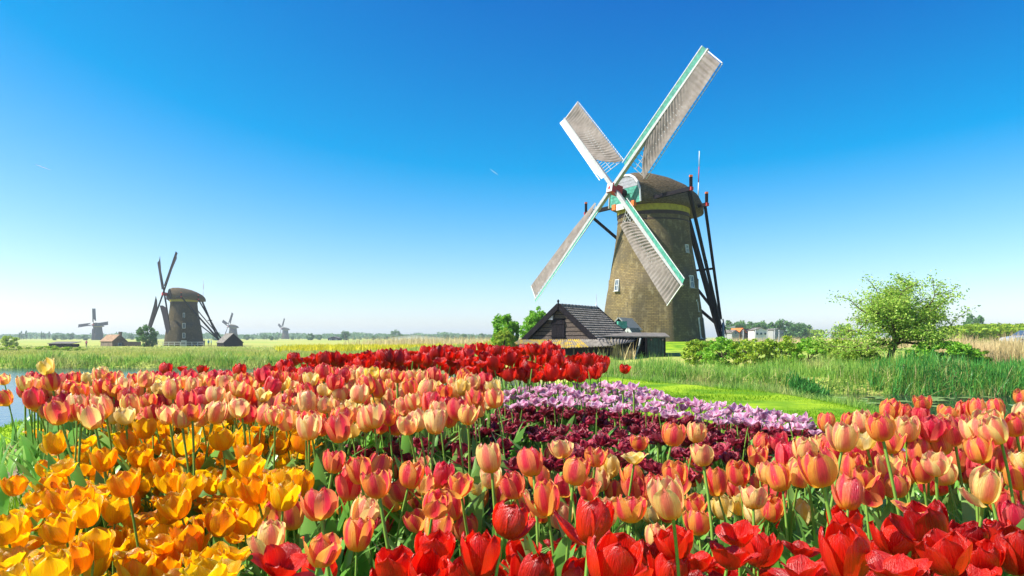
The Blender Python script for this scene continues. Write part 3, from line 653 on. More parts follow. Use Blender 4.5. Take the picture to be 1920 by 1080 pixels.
    if detail > 1:
        for sgn in (-1, 1):
            for k in range(0, na // 2, 2):
                p0, p1 = arch[k], arch[min(k + 2, na // 2)]
                beam('gable_trim', M_white, root, nh * (q + .08) + Z * (zc + p0[1]) + ph * sgn * p0[0], nh * (q + .08) + Z * (zc + p1[1]) + ph * sgn * p1[0], .10, .18)
        beam('name_board', M_white, root, nh * 3.75 + Z * (zc - .12) - ph * 1.0, nh * 3.75 + Z * (zc - .12) + ph * 1.0, .55, .10, Z)
        for sgn in (-1, 1): beam('board_end', M_orangep, root, nh * 3.72 + Z * (zc - .05) + ph * sgn * 1.02, nh * 3.72 + Z * (zc - .05) + ph * sgn * 1.5, .5, .34, Z)
    # windshaft, hub and stocks
    H = nh * 5.0 + Z * 14.04
    obj('windshaft', tube_mesh('windshaft', [H - n * 4.0, H - n * .5], .36, M_dark, 12), root)
    hub = beam('hub', M_redp, root, H - n * .75, H + n * .42, .82, .82, up)
    if detail > 1:
        beam('hub_face', M_white, root, H + n * .425, H + n * .5, .74, .74, up); beam('hub_star', M_redp, root, H + n * .503, H + n * .53, .26, .26, up)
    for k in range(2):
        f = R_(spin + 90 * k); e = ph * math.cos(f) + up * math.sin(f); tt = ph * math.sin(f) - up * math.cos(f); o_ = n * (.18 - .36 * k)
        for sg in (-1, 1):
            w0, w1 = .30, .15; V = []
            for r, wd in ((0.0, w0), (4, w0 * .95), (Rr, w1)):
                for x, y in ((-1, -1), (1, -1), (1, 1), (-1, 1)): V.append(H + o_ + e * (sg * r) + tt * (x * wd * .6) + n * (y * wd * .55))
            Fc = [(4 * i + j, 4 * i + (j + 1) % 4, 4 * i + 4 + (j + 1) % 4, 4 * i + 4 + j) for i in range(2) for j in range(4)] + [(3, 2, 1, 0), (8, 9, 10, 11)]
            obj('stock', mesh_py('stock', V, Fc, M_greyp if detail > 1 else M_dark), root)
    # sails
    cloth_m = M_cloth if detail > 1 else M_dark  # distant sails get a dark tone in place of shade on the cloth
    for k in range(4):
        f = R_(spin + 90 * k); e = ph * math.cos(f) + up * math.sin(f); tt = ph * math.sin(f) - up * math.cos(f); o_ = H + n * (.18 - .36 * (k % 2))
        def L_(r):
            w = R_(float(np.interp(r, [2, 6, 14], [26, 16, 6]))); return tt * math.cos(w) - n * (math.sin(w) * weather)
        nr, nu = (150, 5) if detail > 1 else (24, 2); V = []; UV = []
        for i in range(nr + 1):
            for j in range(nu + 1):
                u = j / nu; rin = 2.6 + 2.6 * (1 - u) ** 1.6; r = rin + (Rr - .25 - rin) * i / nr; rip = math.sin(2 * math.pi * r / .42) * math.sin(math.pi * min(1, u * .9 + .1)) ** .6
                off = (.11 + .075 * rip - .16 * math.sin(math.pi * u) * (.4 + .6 * math.sin(math.pi * i / nr))) if detail > 1 else .05
                V.append(o_ + e * r + L_(r) * (.16 + u * 2.0 + (.02 * rip if j == nu else 0)) + n * off); UV.append((r, u))
        Q = [(i * (nu + 1) + j, (i + 1) * (nu + 1) + j, (i + 1) * (nu + 1) + j + 1, i * (nu + 1) + j + 1) for i in range(nr) for j in range(nu)]
        sail = obj('sail', mesh_np('sail_cloth', V, Q, UV, cloth_m), root)
        # leading board in plank lengths with a white rim
        B0 = lambda r: o_ + e * r - tt * .12 + n * .05
        bd = -tt * .93 + n * .36
        if detail > 1:
            for i in range(6):
                r0, r1 = 2.4 + i * 1.92, 2.4 + (i + 1) * 1.92 - .02
                poly_prism('leading_board', [B0(r0), B0(r1), B0(r1) + bd * .46, B0(r0) + bd * (.46 if i else .3)], n * .035, M_green if k != 1 else M_white, sail)
                poly_prism('board_rim', [B0(r0) + bd * .462, B0(r1) + bd * .462, B0(r1) + bd * .53, B0(r0) + bd * .53], n * .05, M_white, sail)
            for i in range(28):
                r = 2.75 + i * .41; beam('sail_bar', M_greyp, sail, o_ + e * r - L_(r) * .1 - n * .06, o_ + e * r + L_(r) * 2.24 - n * .06, .05, .04, e)
            for u in (.75, 1.45, 2.2):
                beam('hem_lath', M_white if u > 2 else M_greyp, sail, o_ + e * 2.7 + L_(2.7) * u - n * .09, o_ + e * 8 + L_(8) * u - n * .09, .05, .04, e.cross(n))
                beam('hem_lath', M_white if u > 2 else M_greyp, sail, o_ + e * 8 + L_(8) * u - n * .09, o_ + e * (Rr - .2) + L_(Rr - .2) * u - n * .09, .05, .04, e.cross(n))
            beam('end_bar', M_white, sail, o_ + e * (Rr - .16) - L_(Rr) * .1, o_ + e * (Rr - .16) + L_(Rr) * 2.24, .07, .05, e)
        else:
            poly_prism('leading_board', [B0(2.4), B0(Rr), B0(Rr) + bd * .55, B0(2.4) + bd * .55], n * .04, M_dark, sail)
    # cross beams, braces and the tail pole
    foot = -nh * 9.6 + Z * .9
    A = [nh * 2.5 + Z * 13.1 + ph * s * 7.1 for s in (-1, 1)]; Bq = [-nh * 2.5 + Z * 12.7 + ph * s * 4.4 for s in (-1, 1)]
    beam('front_cross_beam', M_dark, root, A[0], A[1], .34, .34); beam('rear_cross_beam', M_dark, root, Bq[0], Bq[1], .32, .32)
    if detail > 0:
        for p in A + Bq:
            beam('beam_end', M_redp, root, p, p + (p - Z * p.z - (nh * 2.5 if p in A else -nh * 2.5)).normalized() * .16, .30, .30)
            beam('brace_head', M_dark, root, p - Z * .1, p + Z * 1.0, .24, .24); beam('brace_cap', M_orangep, root, p + Z * 1.0, p + Z * 1.16, .25, .25)
        for p in A: beam('brace', M_dark, root, p - ph * (.25 if p is A[1] else -.25), foot + Z * .5, .26, .26)
        for p in Bq: beam('brace', M_dark, root, p - ph * (.2 if p is Bq[1] else -.2), foot + Z * 1.4, .24, .24)
        beam('tail_pole', M_dark, root, -nh * 4.6 + Z * 12.6, foot - Z * .6, .42, .38)
        m1 = (-nh * 4.6 + Z * 12.6).lerp(foot, .46); beam('tail_cross_bar', M_dark, root, m1 - ph * 1.7 + nh * .2, m1 + ph * 1.7 + nh * .2, .2, .2)
        m2 = (-nh * 4.6 + Z * 12.6).lerp(foot, .66); beam('lower_brace', M_dark, root, A[1].lerp(foot, .45), foot + Z * .2, .2, .2)
        obj('winch_post', tube_mesh('winch_post', [foot - Z * 1.2 + ph * .3, foot + Z * 1.0 + ph * .3], .12, M_greyp, 8), root)
        for i in range(4):
            cp = -nh * 4.4 + ph * 1.6; z0 = 12.4 + i * 1.55
            obj('flag_pole', tube_mesh('flag_pole', [cp + Z * z0 - nh * .06 * i, cp + Z * (z0 + 1.55) - nh * .06 * (i + 1)], .055 - .006 * i, M_redp if i % 2 == 0 else M_white, 8), root)
    return root, prof
mill_main, PROFM = windmill('windmill', 'large brick windmill with cloth-covered sails and thatched cap behind the shed', MILL, 57.2, 10.7, 46.0)
def tower_point(px, py):
    """point on the tower's surface seen at a pixel of the photograph, in the mill's own coordinates"""
    best = None
    for th in np.linspace(-math.pi, 0, 361):
        Yc = MILL[1] - 4 * 1
        for _ in range(3):
            z = EYE - (py - HY) / F * Yc - MILL[2]; r = float(np.interp(z, [p[0] for p in PROFM], [p[1] for p in PROFM]))
            if z < 5.5: r *= .99
            x, y = MILL[0] + r * math.cos(th), MILL[1] + r * math.sin(th); Yc = y
        e = abs(960 + F * x / y - px)
        if best is None or e < best[0]: best = (e, th, r, z)
    return best[1:]
def mill_window(px, py, w, h, panes=2, door=False, arch=False):
    th, r, z = tower_point(px, py); nrm = Vector((math.cos(th), math.sin(th), .12)).normalized(); rt = Vector((-math.sin(th), math.cos(th), 0)); u = nrm.cross(rt); u = u if u.z > 0 else -u
    c = Vector((r * math.cos(th), r * math.sin(th), z)) - nrm * .05
    V = []; 
    def quad(x0, x1, z0, z1, d0, d1): return [c + rt * x + u * zz + nrm * d for d in (d0, d1) for x, zz in ((x0, z0), (x1, z0), (x1, z1), (x0, z1))]
    f = .07; V = []; Fc = []
    rects = [(-w / 2, -w / 2 + f, -h / 2, h / 2), (w / 2 - f, w / 2, -h / 2, h / 2), (-w / 2 + f, w / 2 - f, -h / 2, -h / 2 + f), (-w / 2 + f, w / 2 - f, h / 2 - f, h / 2)]
    if panes > 1: rects.append((-w / 2 + f, w / 2 - f, -f / 3, f / 3)); rects.append((-f / 3, f / 3, -h / 2 + f, h / 2 - f))
    for i, rc in enumerate(rects):
        b = len(V); d1 = .12 if i < 4 else .10; V += quad(*rc, -.1, d1); Fc += [(b + 4, b + 5, b + 6, b + 7)] + [(b + j, b + (j + 1) % 4, b + 4 + (j + 1) % 4, b + 4 + j) for j in range(4)]
    o = obj('door_frame' if door else 'window', mesh_py('window_frame', V, Fc, M_white), mill_main)
    b = quad(-w / 2 + f * .5, w / 2 - f * .5, -h / 2 + f * .5, h / 2 - f * .5, -.05, .075)
    obj('pane', mesh_py('pane', b, [(4, 5, 6, 7)], M_glass), o)
    s_ = quad(-w / 2 - .08, w / 2 + .08, -h / 2 - .06, -h / 2, -.1, .17)
    obj('sill', mesh_py('sill', s_, [(4, 5, 6, 7)] + [(j, (j + 1) % 4, 4 + (j + 1) % 4, 4 + j) for j in range(4)], M_greyp), o)
    if arch:
        pts = [c + rt * (w * .62 * math.cos(q)) + u * (h / 2 + .02 + w * .5 * math.sin(q)) for q in np.linspace(0, math.pi, 9)]
        obj('arch_hood', tube_mesh('arch_hood', pts, .09, M_white, 6), o)
mill_window(1288, 466, .5, .75); mill_window(1297, 528, .6, 1.15); mill_window(1157, 535, .6, 1.1); mill_window(1310, 575, .5, .9, arch=True); mill_window(1316, 615, 1.1, 1.9, 2, True)

mill_left, _ = windmill('windmill', 'shaded brick windmill with open sails beside a small tree at the left', (-88.5, 187, -1.75), 50, 6, 46, 1.0, 1, weather=-1)
for px, py, Y, z, a, sp, s, lab in ((183, 648, 560, -2.5, 8, 8, .95, 'small hazy windmill with level sails far behind the brick house at the left'),
                                    (437, 645, 640, -2.5, 40, 70, .95, 'tiny pale windmill peeping over the dark barn roof'),
                                    (535, 641, 820, -2.6, 50, 68, .95, 'tiny grey windmill on the horizon above the yellow flowers')):
    windmill('windmill', lab, ((px - 960) / F * Y, Y, z), a, 8, sp, s, 0)
for zz, w_ in ((8.3, .5), (5.6, .8), (3.0, .7)):   # windows up the left mill's tower
    th = math.atan2(-187, 88.5) ; r = float(np.interp(zz, [p[0] for p in PROFM], [p[1] for p in PROFM])) + .02
    c = Vector((r * math.cos(th), r * math.sin(th), zz)); rt = Vector((-math.sin(th), math.cos(th), 0))
    w = beam('window', M_white, mill_left, c - Vector((0, 0, .7)), c + Vector((0, 0, .7)), w_, .12, rt)
    nr_ = Vector((math.cos(th), math.sin(th), 0)) * .07
    beam('pane', M_glass, mill_left, c - Vector((0, 0, .6)) + nr_, c + Vector((0, 0, .6)) + nr_, w_ * .75, .06, rt)
th = math.atan2(-187, 88.5); c = Vector((5.2 * math.cos(th), 5.2 * math.sin(th), 0)); rt = Vector((-math.sin(th), math.cos(th), 0))
beam('porch', M_white, mill_left, c, c + Vector((0, 0, 1.7)), 1.3, .5, rt); beam('porch_glass', M_glass, mill_left, c + Vector((0, -.28, .5)), c + Vector((0, -.28, 1.4)), 1.0, .1, rt)

# ------------------------------------------------------------------ porch at the mill's foot (dormer and small gable)
def gable_box(name, parent, c, w, d, hw, hr, rz, wall, roof, trim=None, over=.15):
    """small gabled volume; front faces -y before turning by rz"""
    M_ = Matrix.Translation(c) @ Matrix.Rotation(rz, 4, 'Z')
    V = [(-w / 2, -d / 2, 0), (w / 2, -d / 2, 0), (w / 2, -d / 2, hw), (0, -d / 2, hw + hr), (-w / 2, -d / 2, hw), (-w / 2, d / 2, 0), (w / 2, d / 2, 0), (w / 2, d / 2, hw), (0, d / 2, hw + hr), (-w / 2, d / 2, hw)]
    Fc = [(0, 1, 2, 3, 4), (9, 8, 7, 6, 5), (0, 5, 6, 1), (1, 6, 7, 2), (4, 9, 5, 0), (2, 7, 8, 3), (3, 8, 9, 4)]
    o = obj(name, mesh_py(name, V, Fc, wall), parent, M_)
    k = hr / (w / 2)
    for sg in (-1, 1):
        e0 = Vector((sg * (w / 2 + over), -d / 2 - over, hw - over * k + .02)); r0 = Vector((sg * .0, -d / 2 - over, hw + hr + .02)); dd = Vector((0, d + 2 * over, 0)); nrm = Vector((sg * hr, 0, w / 2)).normalized() * .09
        V = [e0, r0, r0 + dd, e0 + dd]; V = V + [v + nrm for v in V]
        obj('roof', mesh_py('roof', V, [(3, 2, 1, 0), (4, 5, 6, 7)] + [(j, (j + 1) % 4, 4 + (j + 1) % 4, 4 + j) for j in range(4)], roof), parent, M_)
        if trim:
            beam('barge_board', trim, parent, M_ @ (e0 + nrm * .3 + Vector((0, -.06, -.08))), M_ @ (r0 + nrm * .3 + Vector((0, -.06, -.08))), .2, .08, (M_.to_3x3() @ Vector((0, 0, 1))))
    return o
pc = P(1172, 632, 60.5)
gable_box('porch_wall', mill_main, Vector((pc.x - MILL[0], pc.y - MILL[1], pc.z - MILL[2] - 1.3)), 1.7, 3.0, 2.0, .9, -.5, M_dark, M_greyp)
pc = P(1187, 632, 57.5)
gable_box('gable_porch', mill_main, Vector((pc.x - MILL[0], pc.y - MILL[1], pc.z - MILL[2] - 1.2)), 1.0, 2.6, 1.15, .75, -.45, M_glass, M_tile, M_white)
pc = P(1166, 609, 58.5); beam('dormer_window', M_green, mill_main, Vector((pc.x - MILL[0], pc.y - MILL[1], pc.z - MILL[2] - .3)), Vector((pc.x - MILL[0], pc.y - MILL[1], pc.z - MILL[2] + .3)), .8, .3, Vector((1, .3, 0)))

# ------------------------------------------------------------------ the black wooden shed
def W3(p): return Vector(p)
rd = Vector((.557, .83, 0)); gd = Vector((.83, -.557, 0)); apex = P(1050, 574, 43.0); Zv = Vector((0, 0, 1))
hwid = 2.55; eave_z = P(982, 637, 44.3).z; gnd = -.75; rise = apex.z - eave_z
shed = thing('shed', 'black timber shed with tiled gable roof and hatch, in front of the big mill', 'shed', (apex.x, apex.y, gnd))
o3 = Vector((apex.x, apex.y, gnd)); az_ = apex.z - gnd; ez = eave_z - gnd; LEN = 4.95
def sp_(g, r, z): return gd * g + rd * r + Zv * z       # shed coordinates
# walls behind the planks
poly_prism('back_board', [sp_(-hwid + .25, .12, ez), sp_(hwid - .25, .12, ez), sp_(0, .12, az_ - .22)], rd * .06, M_dark, shed)
obj('wall', mesh_py('wall', [sp_(-hwid + .3, .2, -.3), sp_(hwid - .3, .2, -.3), sp_(hwid - .3, LEN - .1, -.3), sp_(-hwid + .3, LEN - .1, -.3)] + [sp_(-hwid + .3, .2, ez + .1), sp_(hwid - .3, .2, ez + .1), sp_(hwid - .3, LEN - .1, ez + .1), sp_(-hwid + .3, LEN - .1, ez + .1)], [(j, (j + 1) % 4, 4 + (j + 1) % 4, 4 + j) for j in range(4)], M_dark), shed)
poly_prism('rear_gable', [sp_(-hwid + .3, LEN - .2, ez), sp_(hwid - .3, LEN - .2, ez), sp_(0, LEN - .2, az_ - .25)], rd * .06, M_dark, shed)
npl = 7; ph_ = (rise - .25) / npl
for i in range(npl):
    z0 = ez + i * ph_ + .02; z1 = z0 + ph_ - .045; k = (hwid - .2) / rise
    w0 = max((az_ - z0) * k - .12, .05); w1 = max((az_ - z1) * k - .12, .03)
    segs = [(-1, 1)] if z0 > ez + rise * .62 else [(-1, 0), (0, 1)]
    for a_, b_ in segs:
        x0, x1 = (-w0 if a_ == -1 else .42 - .10), (w0 if b_ == 1 else -.62 + .06); y0, y1 = (-w1 if a_ == -1 else .32), (w1 if b_ == 1 else -.56)
        poly_prism('plank', [sp_(x0, .11 - .03, z0), sp_(x1, .11 - .03, z0), sp_(y1, .11 - .005, z1), sp_(y0, .11 - .005, z1)], -rd * .035, M_plank, shed)
hz0, hz1 = ez + .02, ez + rise * .58
for i in range(5):
    x = -.60 + i * .185; poly_prism('hatch_board', [sp_(x, .03, hz0), sp_(x + .175, .03, hz0), sp_(x + .175, .03, hz1), sp_(x, .03, hz1)], -rd * .05, M_dark, shed)
for z in (hz0 + .2, hz1 - .2): beam('hatch_hinge', M_dark, shed, sp_(-.62, -.04, z), sp_(.36, -.04, z), .09, .03, Zv)
beam('vent_box', M_steel, shed, sp_(-.66, -.06, hz1 + .03), sp_(-.66, -.06, hz1 + .34), .42, .2, gd)
# barge boards
for sg in (-1, 1):
    beam('barge_board', M_dark, shed, sp_(sg * (hwid + .12), -.22, ez - .12), sp_(0, -.22, az_ + .03), .32, .06, Zv)
    beam('barge_board', M_dark, shed, sp_(sg * (hwid + .12), LEN + .06, ez - .12), sp_(0, LEN + .06, az_ + .03), .28, .06, Zv)
obj('finial', tube_mesh('finial', [sp_(0, -.22, az_ - .35), sp_(0, -.22, az_ + .1), sp_(0, -.22, az_ + .25), sp_(0, -.22, az_ + .3), sp_(0, -.22, az_ + .42)], [.07, .06, .05, .09, .01], M_dark, 8), shed)
obj('lightning_rod', tube_mesh('lightning_rod', [sp_(0, LEN, az_ - .2), sp_(0, LEN, az_ + .3), sp_(0, LEN, az_ + .32), sp_(0, LEN, az_ + 1.0)], [.06, .05, .025, .012], M_steel, 6), shed)
# pantile courses on both slopes: each course is a wavy strip lapping the one below
sl_len = math.hypot(hwid + .1, rise); nrow = 14
for sg in (-1, 1):
    dn = (gd * sg * (hwid + .1) - Zv * rise).normalized(); nm = (gd * sg * rise + Zv * (hwid + .1)).normalized()
    for i in range(nrow):
        s0, s1 = sl_len * i / nrow - .02, sl_len * (i + 1) / nrow + .05; nt = 20; sub = 6; V = []
        for k in range(nt * sub + 1):
            y = -.16 + (LEN + .2) * k / (nt * sub); wv_ = .05 * (abs(math.sin(math.pi * k / sub)) ** .7)
            for s, lift in ((s0, .0), (s1, .10), (s1, .0)):
                V.append(Zv * (az_ - .02) + rd * y + dn * s + nm * (lift + wv_ * (1 if lift > .03 or s == s0 else .2) + rng.normal(0, .003)))
        Q = [(3 * k + j, 3 * k + 3 + j, 3 * k + 4 + j, 3 * k + 1 + j) for k in range(nt * sub) for j in range(2)]
        obj('tile_course', mesh_np('tile_course', V, Q, None, M_tile, False), shed)
    Vb = [Zv * (az_ - .06) + rd * y + dn * s for y in (-.1, LEN) for s in (0, sl_len)]
    obj('roof_deck', mesh_py('roof_deck', Vb, [(0, 1, 3, 2)], M_dark), shed)
for i in range(12): obj('ridge_tile', tube_mesh('ridge_tile', [sp_(0, -.15 + i * .43, az_ + .02), sp_(0, -.15 + i * .43 + .44, az_ + .035)], [.13, .15], M_tile, 8), shed)
# mossy lean-to in front of the gable
def wavy(name, p00, p10, p01, p11, waves, amp, mat, parent, nseg=6):
    """corrugated sheet between four corners (p00..p10 along the waves)"""
    V = []; n_ = waves * nseg; nn = ((p10 - p00).cross(p01 - p00)).normalized(); nn = nn if nn.z > 0 else -nn
    for k in range(n_ + 1):
        t = k / n_; w = amp * math.sin(2 * math.pi * t * waves); a = p00.lerp(p10, t) + nn * w; b_ = p01.lerp(p11, t) + nn * w; V += [a, b_, a - nn * .03, b_ - nn * .03]
    Q = [(4 * k, 4 * k + 4, 4 * k + 5, 4 * k + 1) for k in range(n_)] + [(4 * k + 2, 4 * k + 3, 4 * k + 7, 4 * k + 6) for k in range(n_)] + [(4 * k + 1, 4 * k + 5, 4 * k + 7, 4 * k + 3) for k in range(n_)]
    return obj(name, mesh_np(name, V, Q, None, mat), parent)
def inS(p): return p - o3
a0, a1 = P(975, 637, 44.1), P(1118, 636, 41.4); b0, b1 = P(935, 657, 43.4), P(1150, 648, 39.6)
for i in range(5):
    t0, t1 = i / 5, (i + 1) / 5 - .004
    wavy('roof_sheet', inS(a0.lerp(a1, t0)), inS(a0.lerp(a1, t1)), inS(b0.lerp(b1, t0)), inS(b0.lerp(b1, t1)), 8, .025, M_moss if i < 4 else M_corr, shed)
c0, c1 = P(1120, 637, 41.2), P(1196, 634, 43.5); d0, d1 = P(1130, 650, 39.7), P(1186, 641, 41.5)
wavy('roof_sheet', inS(c0), inS(c1), inS(d0), inS(d1), 12, .03, M_corr, shed)
f0, f1 = P(940, 655, 43.2), P(1150, 652, 40.2)
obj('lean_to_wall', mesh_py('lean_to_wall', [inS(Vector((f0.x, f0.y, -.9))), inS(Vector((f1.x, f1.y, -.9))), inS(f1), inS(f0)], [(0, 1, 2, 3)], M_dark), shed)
for i in range(8):
    p = f0.lerp(f1, (i + .3) / 8); beam('lean_to_post', M_plank, shed, inS(Vector((p.x, p.y - .05, -.9))), inS(Vector((p.x, p.y - .05, p.z - .05))), .09, .07, gd)
M_dgreen = simple('dark_green_board', (.022, .05, .045), .6, .3, 4)
# open shelter with flat roof at the right of the shed
sh = thing('open_shelter', 'dark open-fronted shelter with thin flat roof right of the shed', 'shelter', (P(1200, 680, 42).x, 42.5, -.75))
so3 = Vector(sh.location)
r0, r1 = P(1125, 632, 42.2), P(1256, 633, 42.6)
Vr = [r0 - so3, r1 - so3, r1 + Vector((.4, 3.2, .25)) - so3, r0 + Vector((.6, 3.2, .25)) - so3]
poly_prism('flat_roof', Vr, Zv * .07, M_corr, sh)
for i in range(6): p = r0.lerp(r1, (i + .4) / 6); beam('rafter_end', M_plank, sh, p - so3 + Vector((0, -.08, -.14)), p - so3 + Vector((0, 1.5, -.02)), .07, .1)
bk = [P(1130, 680, 44.5), P(1246, 680, 45.0)]
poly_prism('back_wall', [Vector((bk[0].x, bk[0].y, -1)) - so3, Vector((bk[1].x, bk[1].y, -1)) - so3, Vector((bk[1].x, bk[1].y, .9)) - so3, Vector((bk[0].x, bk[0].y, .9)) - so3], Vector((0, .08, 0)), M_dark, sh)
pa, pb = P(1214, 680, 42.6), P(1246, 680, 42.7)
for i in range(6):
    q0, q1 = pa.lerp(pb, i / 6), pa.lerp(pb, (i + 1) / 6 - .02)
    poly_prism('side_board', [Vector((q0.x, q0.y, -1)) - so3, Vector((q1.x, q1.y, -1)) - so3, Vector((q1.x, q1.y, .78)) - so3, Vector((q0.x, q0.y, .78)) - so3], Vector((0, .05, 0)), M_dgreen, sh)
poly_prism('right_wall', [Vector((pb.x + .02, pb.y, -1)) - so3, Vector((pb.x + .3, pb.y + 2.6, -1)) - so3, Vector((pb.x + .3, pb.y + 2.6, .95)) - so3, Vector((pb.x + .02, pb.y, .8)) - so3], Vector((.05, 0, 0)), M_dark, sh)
for px in (1128, 1212): p = P(px, 680, 42.35); beam('post', M_dark, sh, Vector((p.x, p.y, -1)) - so3, Vector((p.x, p.y, .78)) - so3, .1, .1)
obj('downpipe', tube_mesh('downpipe', [P(1201, 634, 42.1) - so3, P(1199, 645, 42.1) - so3, P(1192, 665, 42.1) - so3, P(1188, 680, 42.1) - so3], .05, M_greyp, 8), sh)
tp = thing('tarpaulin', 'crumpled blue and white tarpaulin on the ground in front of the shelter', 'tarpaulin', tuple(P(1186, 681, 41.5)))
V = []; nn_ = 14
for i in range(nn_ + 1):
    for j in range(nn_ + 1):
        x, y = i / nn_ - .5, j / nn_ - .5; V.append((x * 1.1, y * .6, .32 * max(0, 1 - (2 * abs(x)) ** 2.2) * max(0, 1 - (2 * abs(y)) ** 2.2) * (1 + .35 * math.sin(9 * x + 7 * y)) - .02))
Q = [(i * (nn_ + 1) + j, (i + 1) * (nn_ + 1) + j, (i + 1) * (nn_ + 1) + j + 1, i * (nn_ + 1) + j + 1) for i in range(nn_) for j in range(nn_)]
m, N, L = new_mat('blue_tarpaulin'); n1 = noise(N, L, 2.5, 2, objvec(N, L)); M_tarp = finish(m, N, L, mixc(N, L, ramp(N, L, n1, .5, .56), (.03, .08, .38), (.7, .75, .8)), .4, .4)
obj('sheet', mesh_np('sheet', V, Q, None, M_tarp), tp)
# ------------------------------------------------------------------ trees and shrubs
def leaf_cloud(cent, nrm_, size, rg, tilt=.8):
    """one folded leaf (two triangles) per centre"""
    n = len(cent); d = rg.normal(0, 1, (n, 3)) * (1, 1, tilt); d /= np.linalg.norm(d, axis=1)[:, None]
    e = np.cross(d, rg.normal(0, 1, (n, 3))); e /= np.linalg.norm(e, axis=1)[:, None]; s = size * rg.uniform(.6, 1.35, n)[:, None]
    V = np.stack([cent - d * s, cent + e * s * .55, cent + d * s, cent - e * s * .55], 1).reshape(-1, 3)
    Q = np.arange(n * 4).reshape(n, 4); U = np.repeat(np.clip(rg.normal(.5, .28, n), 0, 1), 4)
    return V, Q, np.stack([U, np.tile([0, .5, 1, .5], n)], 1)
def crown_mesh(name, rg, nclump, nleaf, rx, ry, rz_, zc, size, mat, clump_r=.32, flat=.0, power=1.0):
    C_ = []
    for _ in range(nclump):
        d = rg.normal(0, 1, 3); d /= np.linalg.norm(d); k = rg.uniform(.45, 1.0) ** .6
        if flat and d[2] < 0: d[2] *= flat
        c = d * k * (rg.uniform(.75, 1.22) if nclump > 60 else 1); cr = clump_r * rg.uniform(.5, 1.2)
        p = rg.normal(0, 1, (nleaf, 3)); p /= np.linalg.norm(p, axis=1)[:, None]; p *= (rg.uniform(0, 1, nleaf) ** .45)[:, None] * cr
        C_.append((c + p * (1, 1, .8)) * (rx, ry, rz_) + (0, 0, zc))
    return mesh_np(name, *leaf_cloud(np.concatenate(C_), None, size, rg), mat=mat)
def trunk_mesh(rg, h, r, lean=(0, 0), limbs=5, spread=.5, top=.6):
    pts = [(lean[0] * t ** 1.3, lean[1] * t, h * t) for t in np.linspace(0, 1, 6)]; me = []
    V, Fc = [], []
    def add(m):
        b = len(V); V.extend([v.co.copy() for v in m.vertices]); Fc.extend([tuple(b + i for i in p.vertices) for p in m.polygons]); bpy.data.meshes.remove(m)
    add(tube_mesh('t', pts, [r * (1.25 - .6 * i / 5) for i in range(6)], None, 8)); end = Vector(pts[-1])
    for k in range(limbs):
        a = 2 * math.pi * k / limbs + rg.uniform(-.4, .4); q = end.lerp(Vector(pts[3]), rg.uniform(0, .8)); tip = Vector((math.cos(a) * spread, math.sin(a) * spread, top * rg.uniform(.5, 1.1)))
        add(tube_mesh('l', [q, q + tip * .5 + Vector((0, 0, top * .1)), q + tip], [r * .5, r * .32, r * .1], None, 6))
    return mesh_py('trunk', V, Fc, M_bark, True)
rgT = np.random.default_rng(21)
# --- the apple tree on the ditch bank, grown limb by limb
TY = 25.2; tb = P(1669, 690, TY); tz = gz(tb.x, TY)
apple = thing('apple_tree', 'small wide-crowned apple tree with dark trunk on the ditch bank at the right', 'tree', (tb.x, TY, tz - .05))
segsA = []; tips = []
def grow(p, d, L_, r, lev):
    pts = [p]; n_ = 4
    for i in range(n_):
        d = (d + Vector(rgT.normal(0, .16, 3)) + Vector((0, 0, .05 if lev < 2 else -.03))).normalized(); p = p + d * (L_ / n_); pts.append(p)
    segsA.append((pts, [r * (1 - .5 * i / n_) for i in range(n_ + 1)]))
    if lev >= 2: tips.extend(pts[1:])
    if lev == 3: return
    for k in range(4 if lev < 2 else 3):
        q = pts[rgT.integers(1, n_ + 1)] if k else pts[-1]; a = rgT.uniform(0, 6.28)
        nd = (d * .55 + Vector((math.cos(a) * .95, math.sin(a) * .95, rgT.uniform(-.15, .55)))).normalized()
        grow(q, nd, L_ * rgT.uniform(.55, .8), r * .5, lev + 1)
tr = [Vector((0, 0, 0)), Vector((-.02, 0, .4)), Vector((.03, 0, .75)), Vector((.16, 0, 1.1)), Vector((.2, 0, 1.35))]
segsA.append((tr, [.15, .12, .11, .10, .085]))
for a, el in ((.1, .35), (1.1, .6), (2.1, .75), (2.9, .25), (3.3, .55), (3.9, .8), (4.5, .7), (5.2, .85), (5.8, .3), (3.05, .02), (6.2, .0), (5.4, .1), (6.1, .7), (0.6, 1.2), (3.0, 1.15), (1.8, 1.4)):
    grow(tr[rgT.integers(3, 5)], Vector((math.cos(a) * math.cos(el), math.sin(a) * math.cos(el), math.sin(el))), rgT.uniform(1.1, 1.4), .055, 1)
V, Fc = [], []
for pts, rad in segsA:
    mm = tube_mesh('b', pts, rad, None, 6); b = len(V); V.extend([v.co.copy() for v in mm.vertices]); Fc.extend([tuple(b + i for i in p.vertices) for p in mm.polygons]); bpy.data.meshes.remove(mm)
obj('trunk', mesh_py('trunk', V, Fc, M_bark, True), apple)
tp_ = np.array([tuple(t) for t in tips]); k = tp_[:, 2] > .75; tp_ = tp_[k]
ctr = np.repeat(tp_, 28, 0) + rgT.normal(0, .15, (len(tp_) * 28, 3)) * (1, 1, .75)
sel = rgT.permutation(len(ctr))[:64000]
obj('crown', mesh_np('crown', *leaf_cloud(ctr[sel], None, .042, rgT), mat=M_treea), apple)
print('apple extent', tp_.min(0), tp_.max(0), len(ctr))
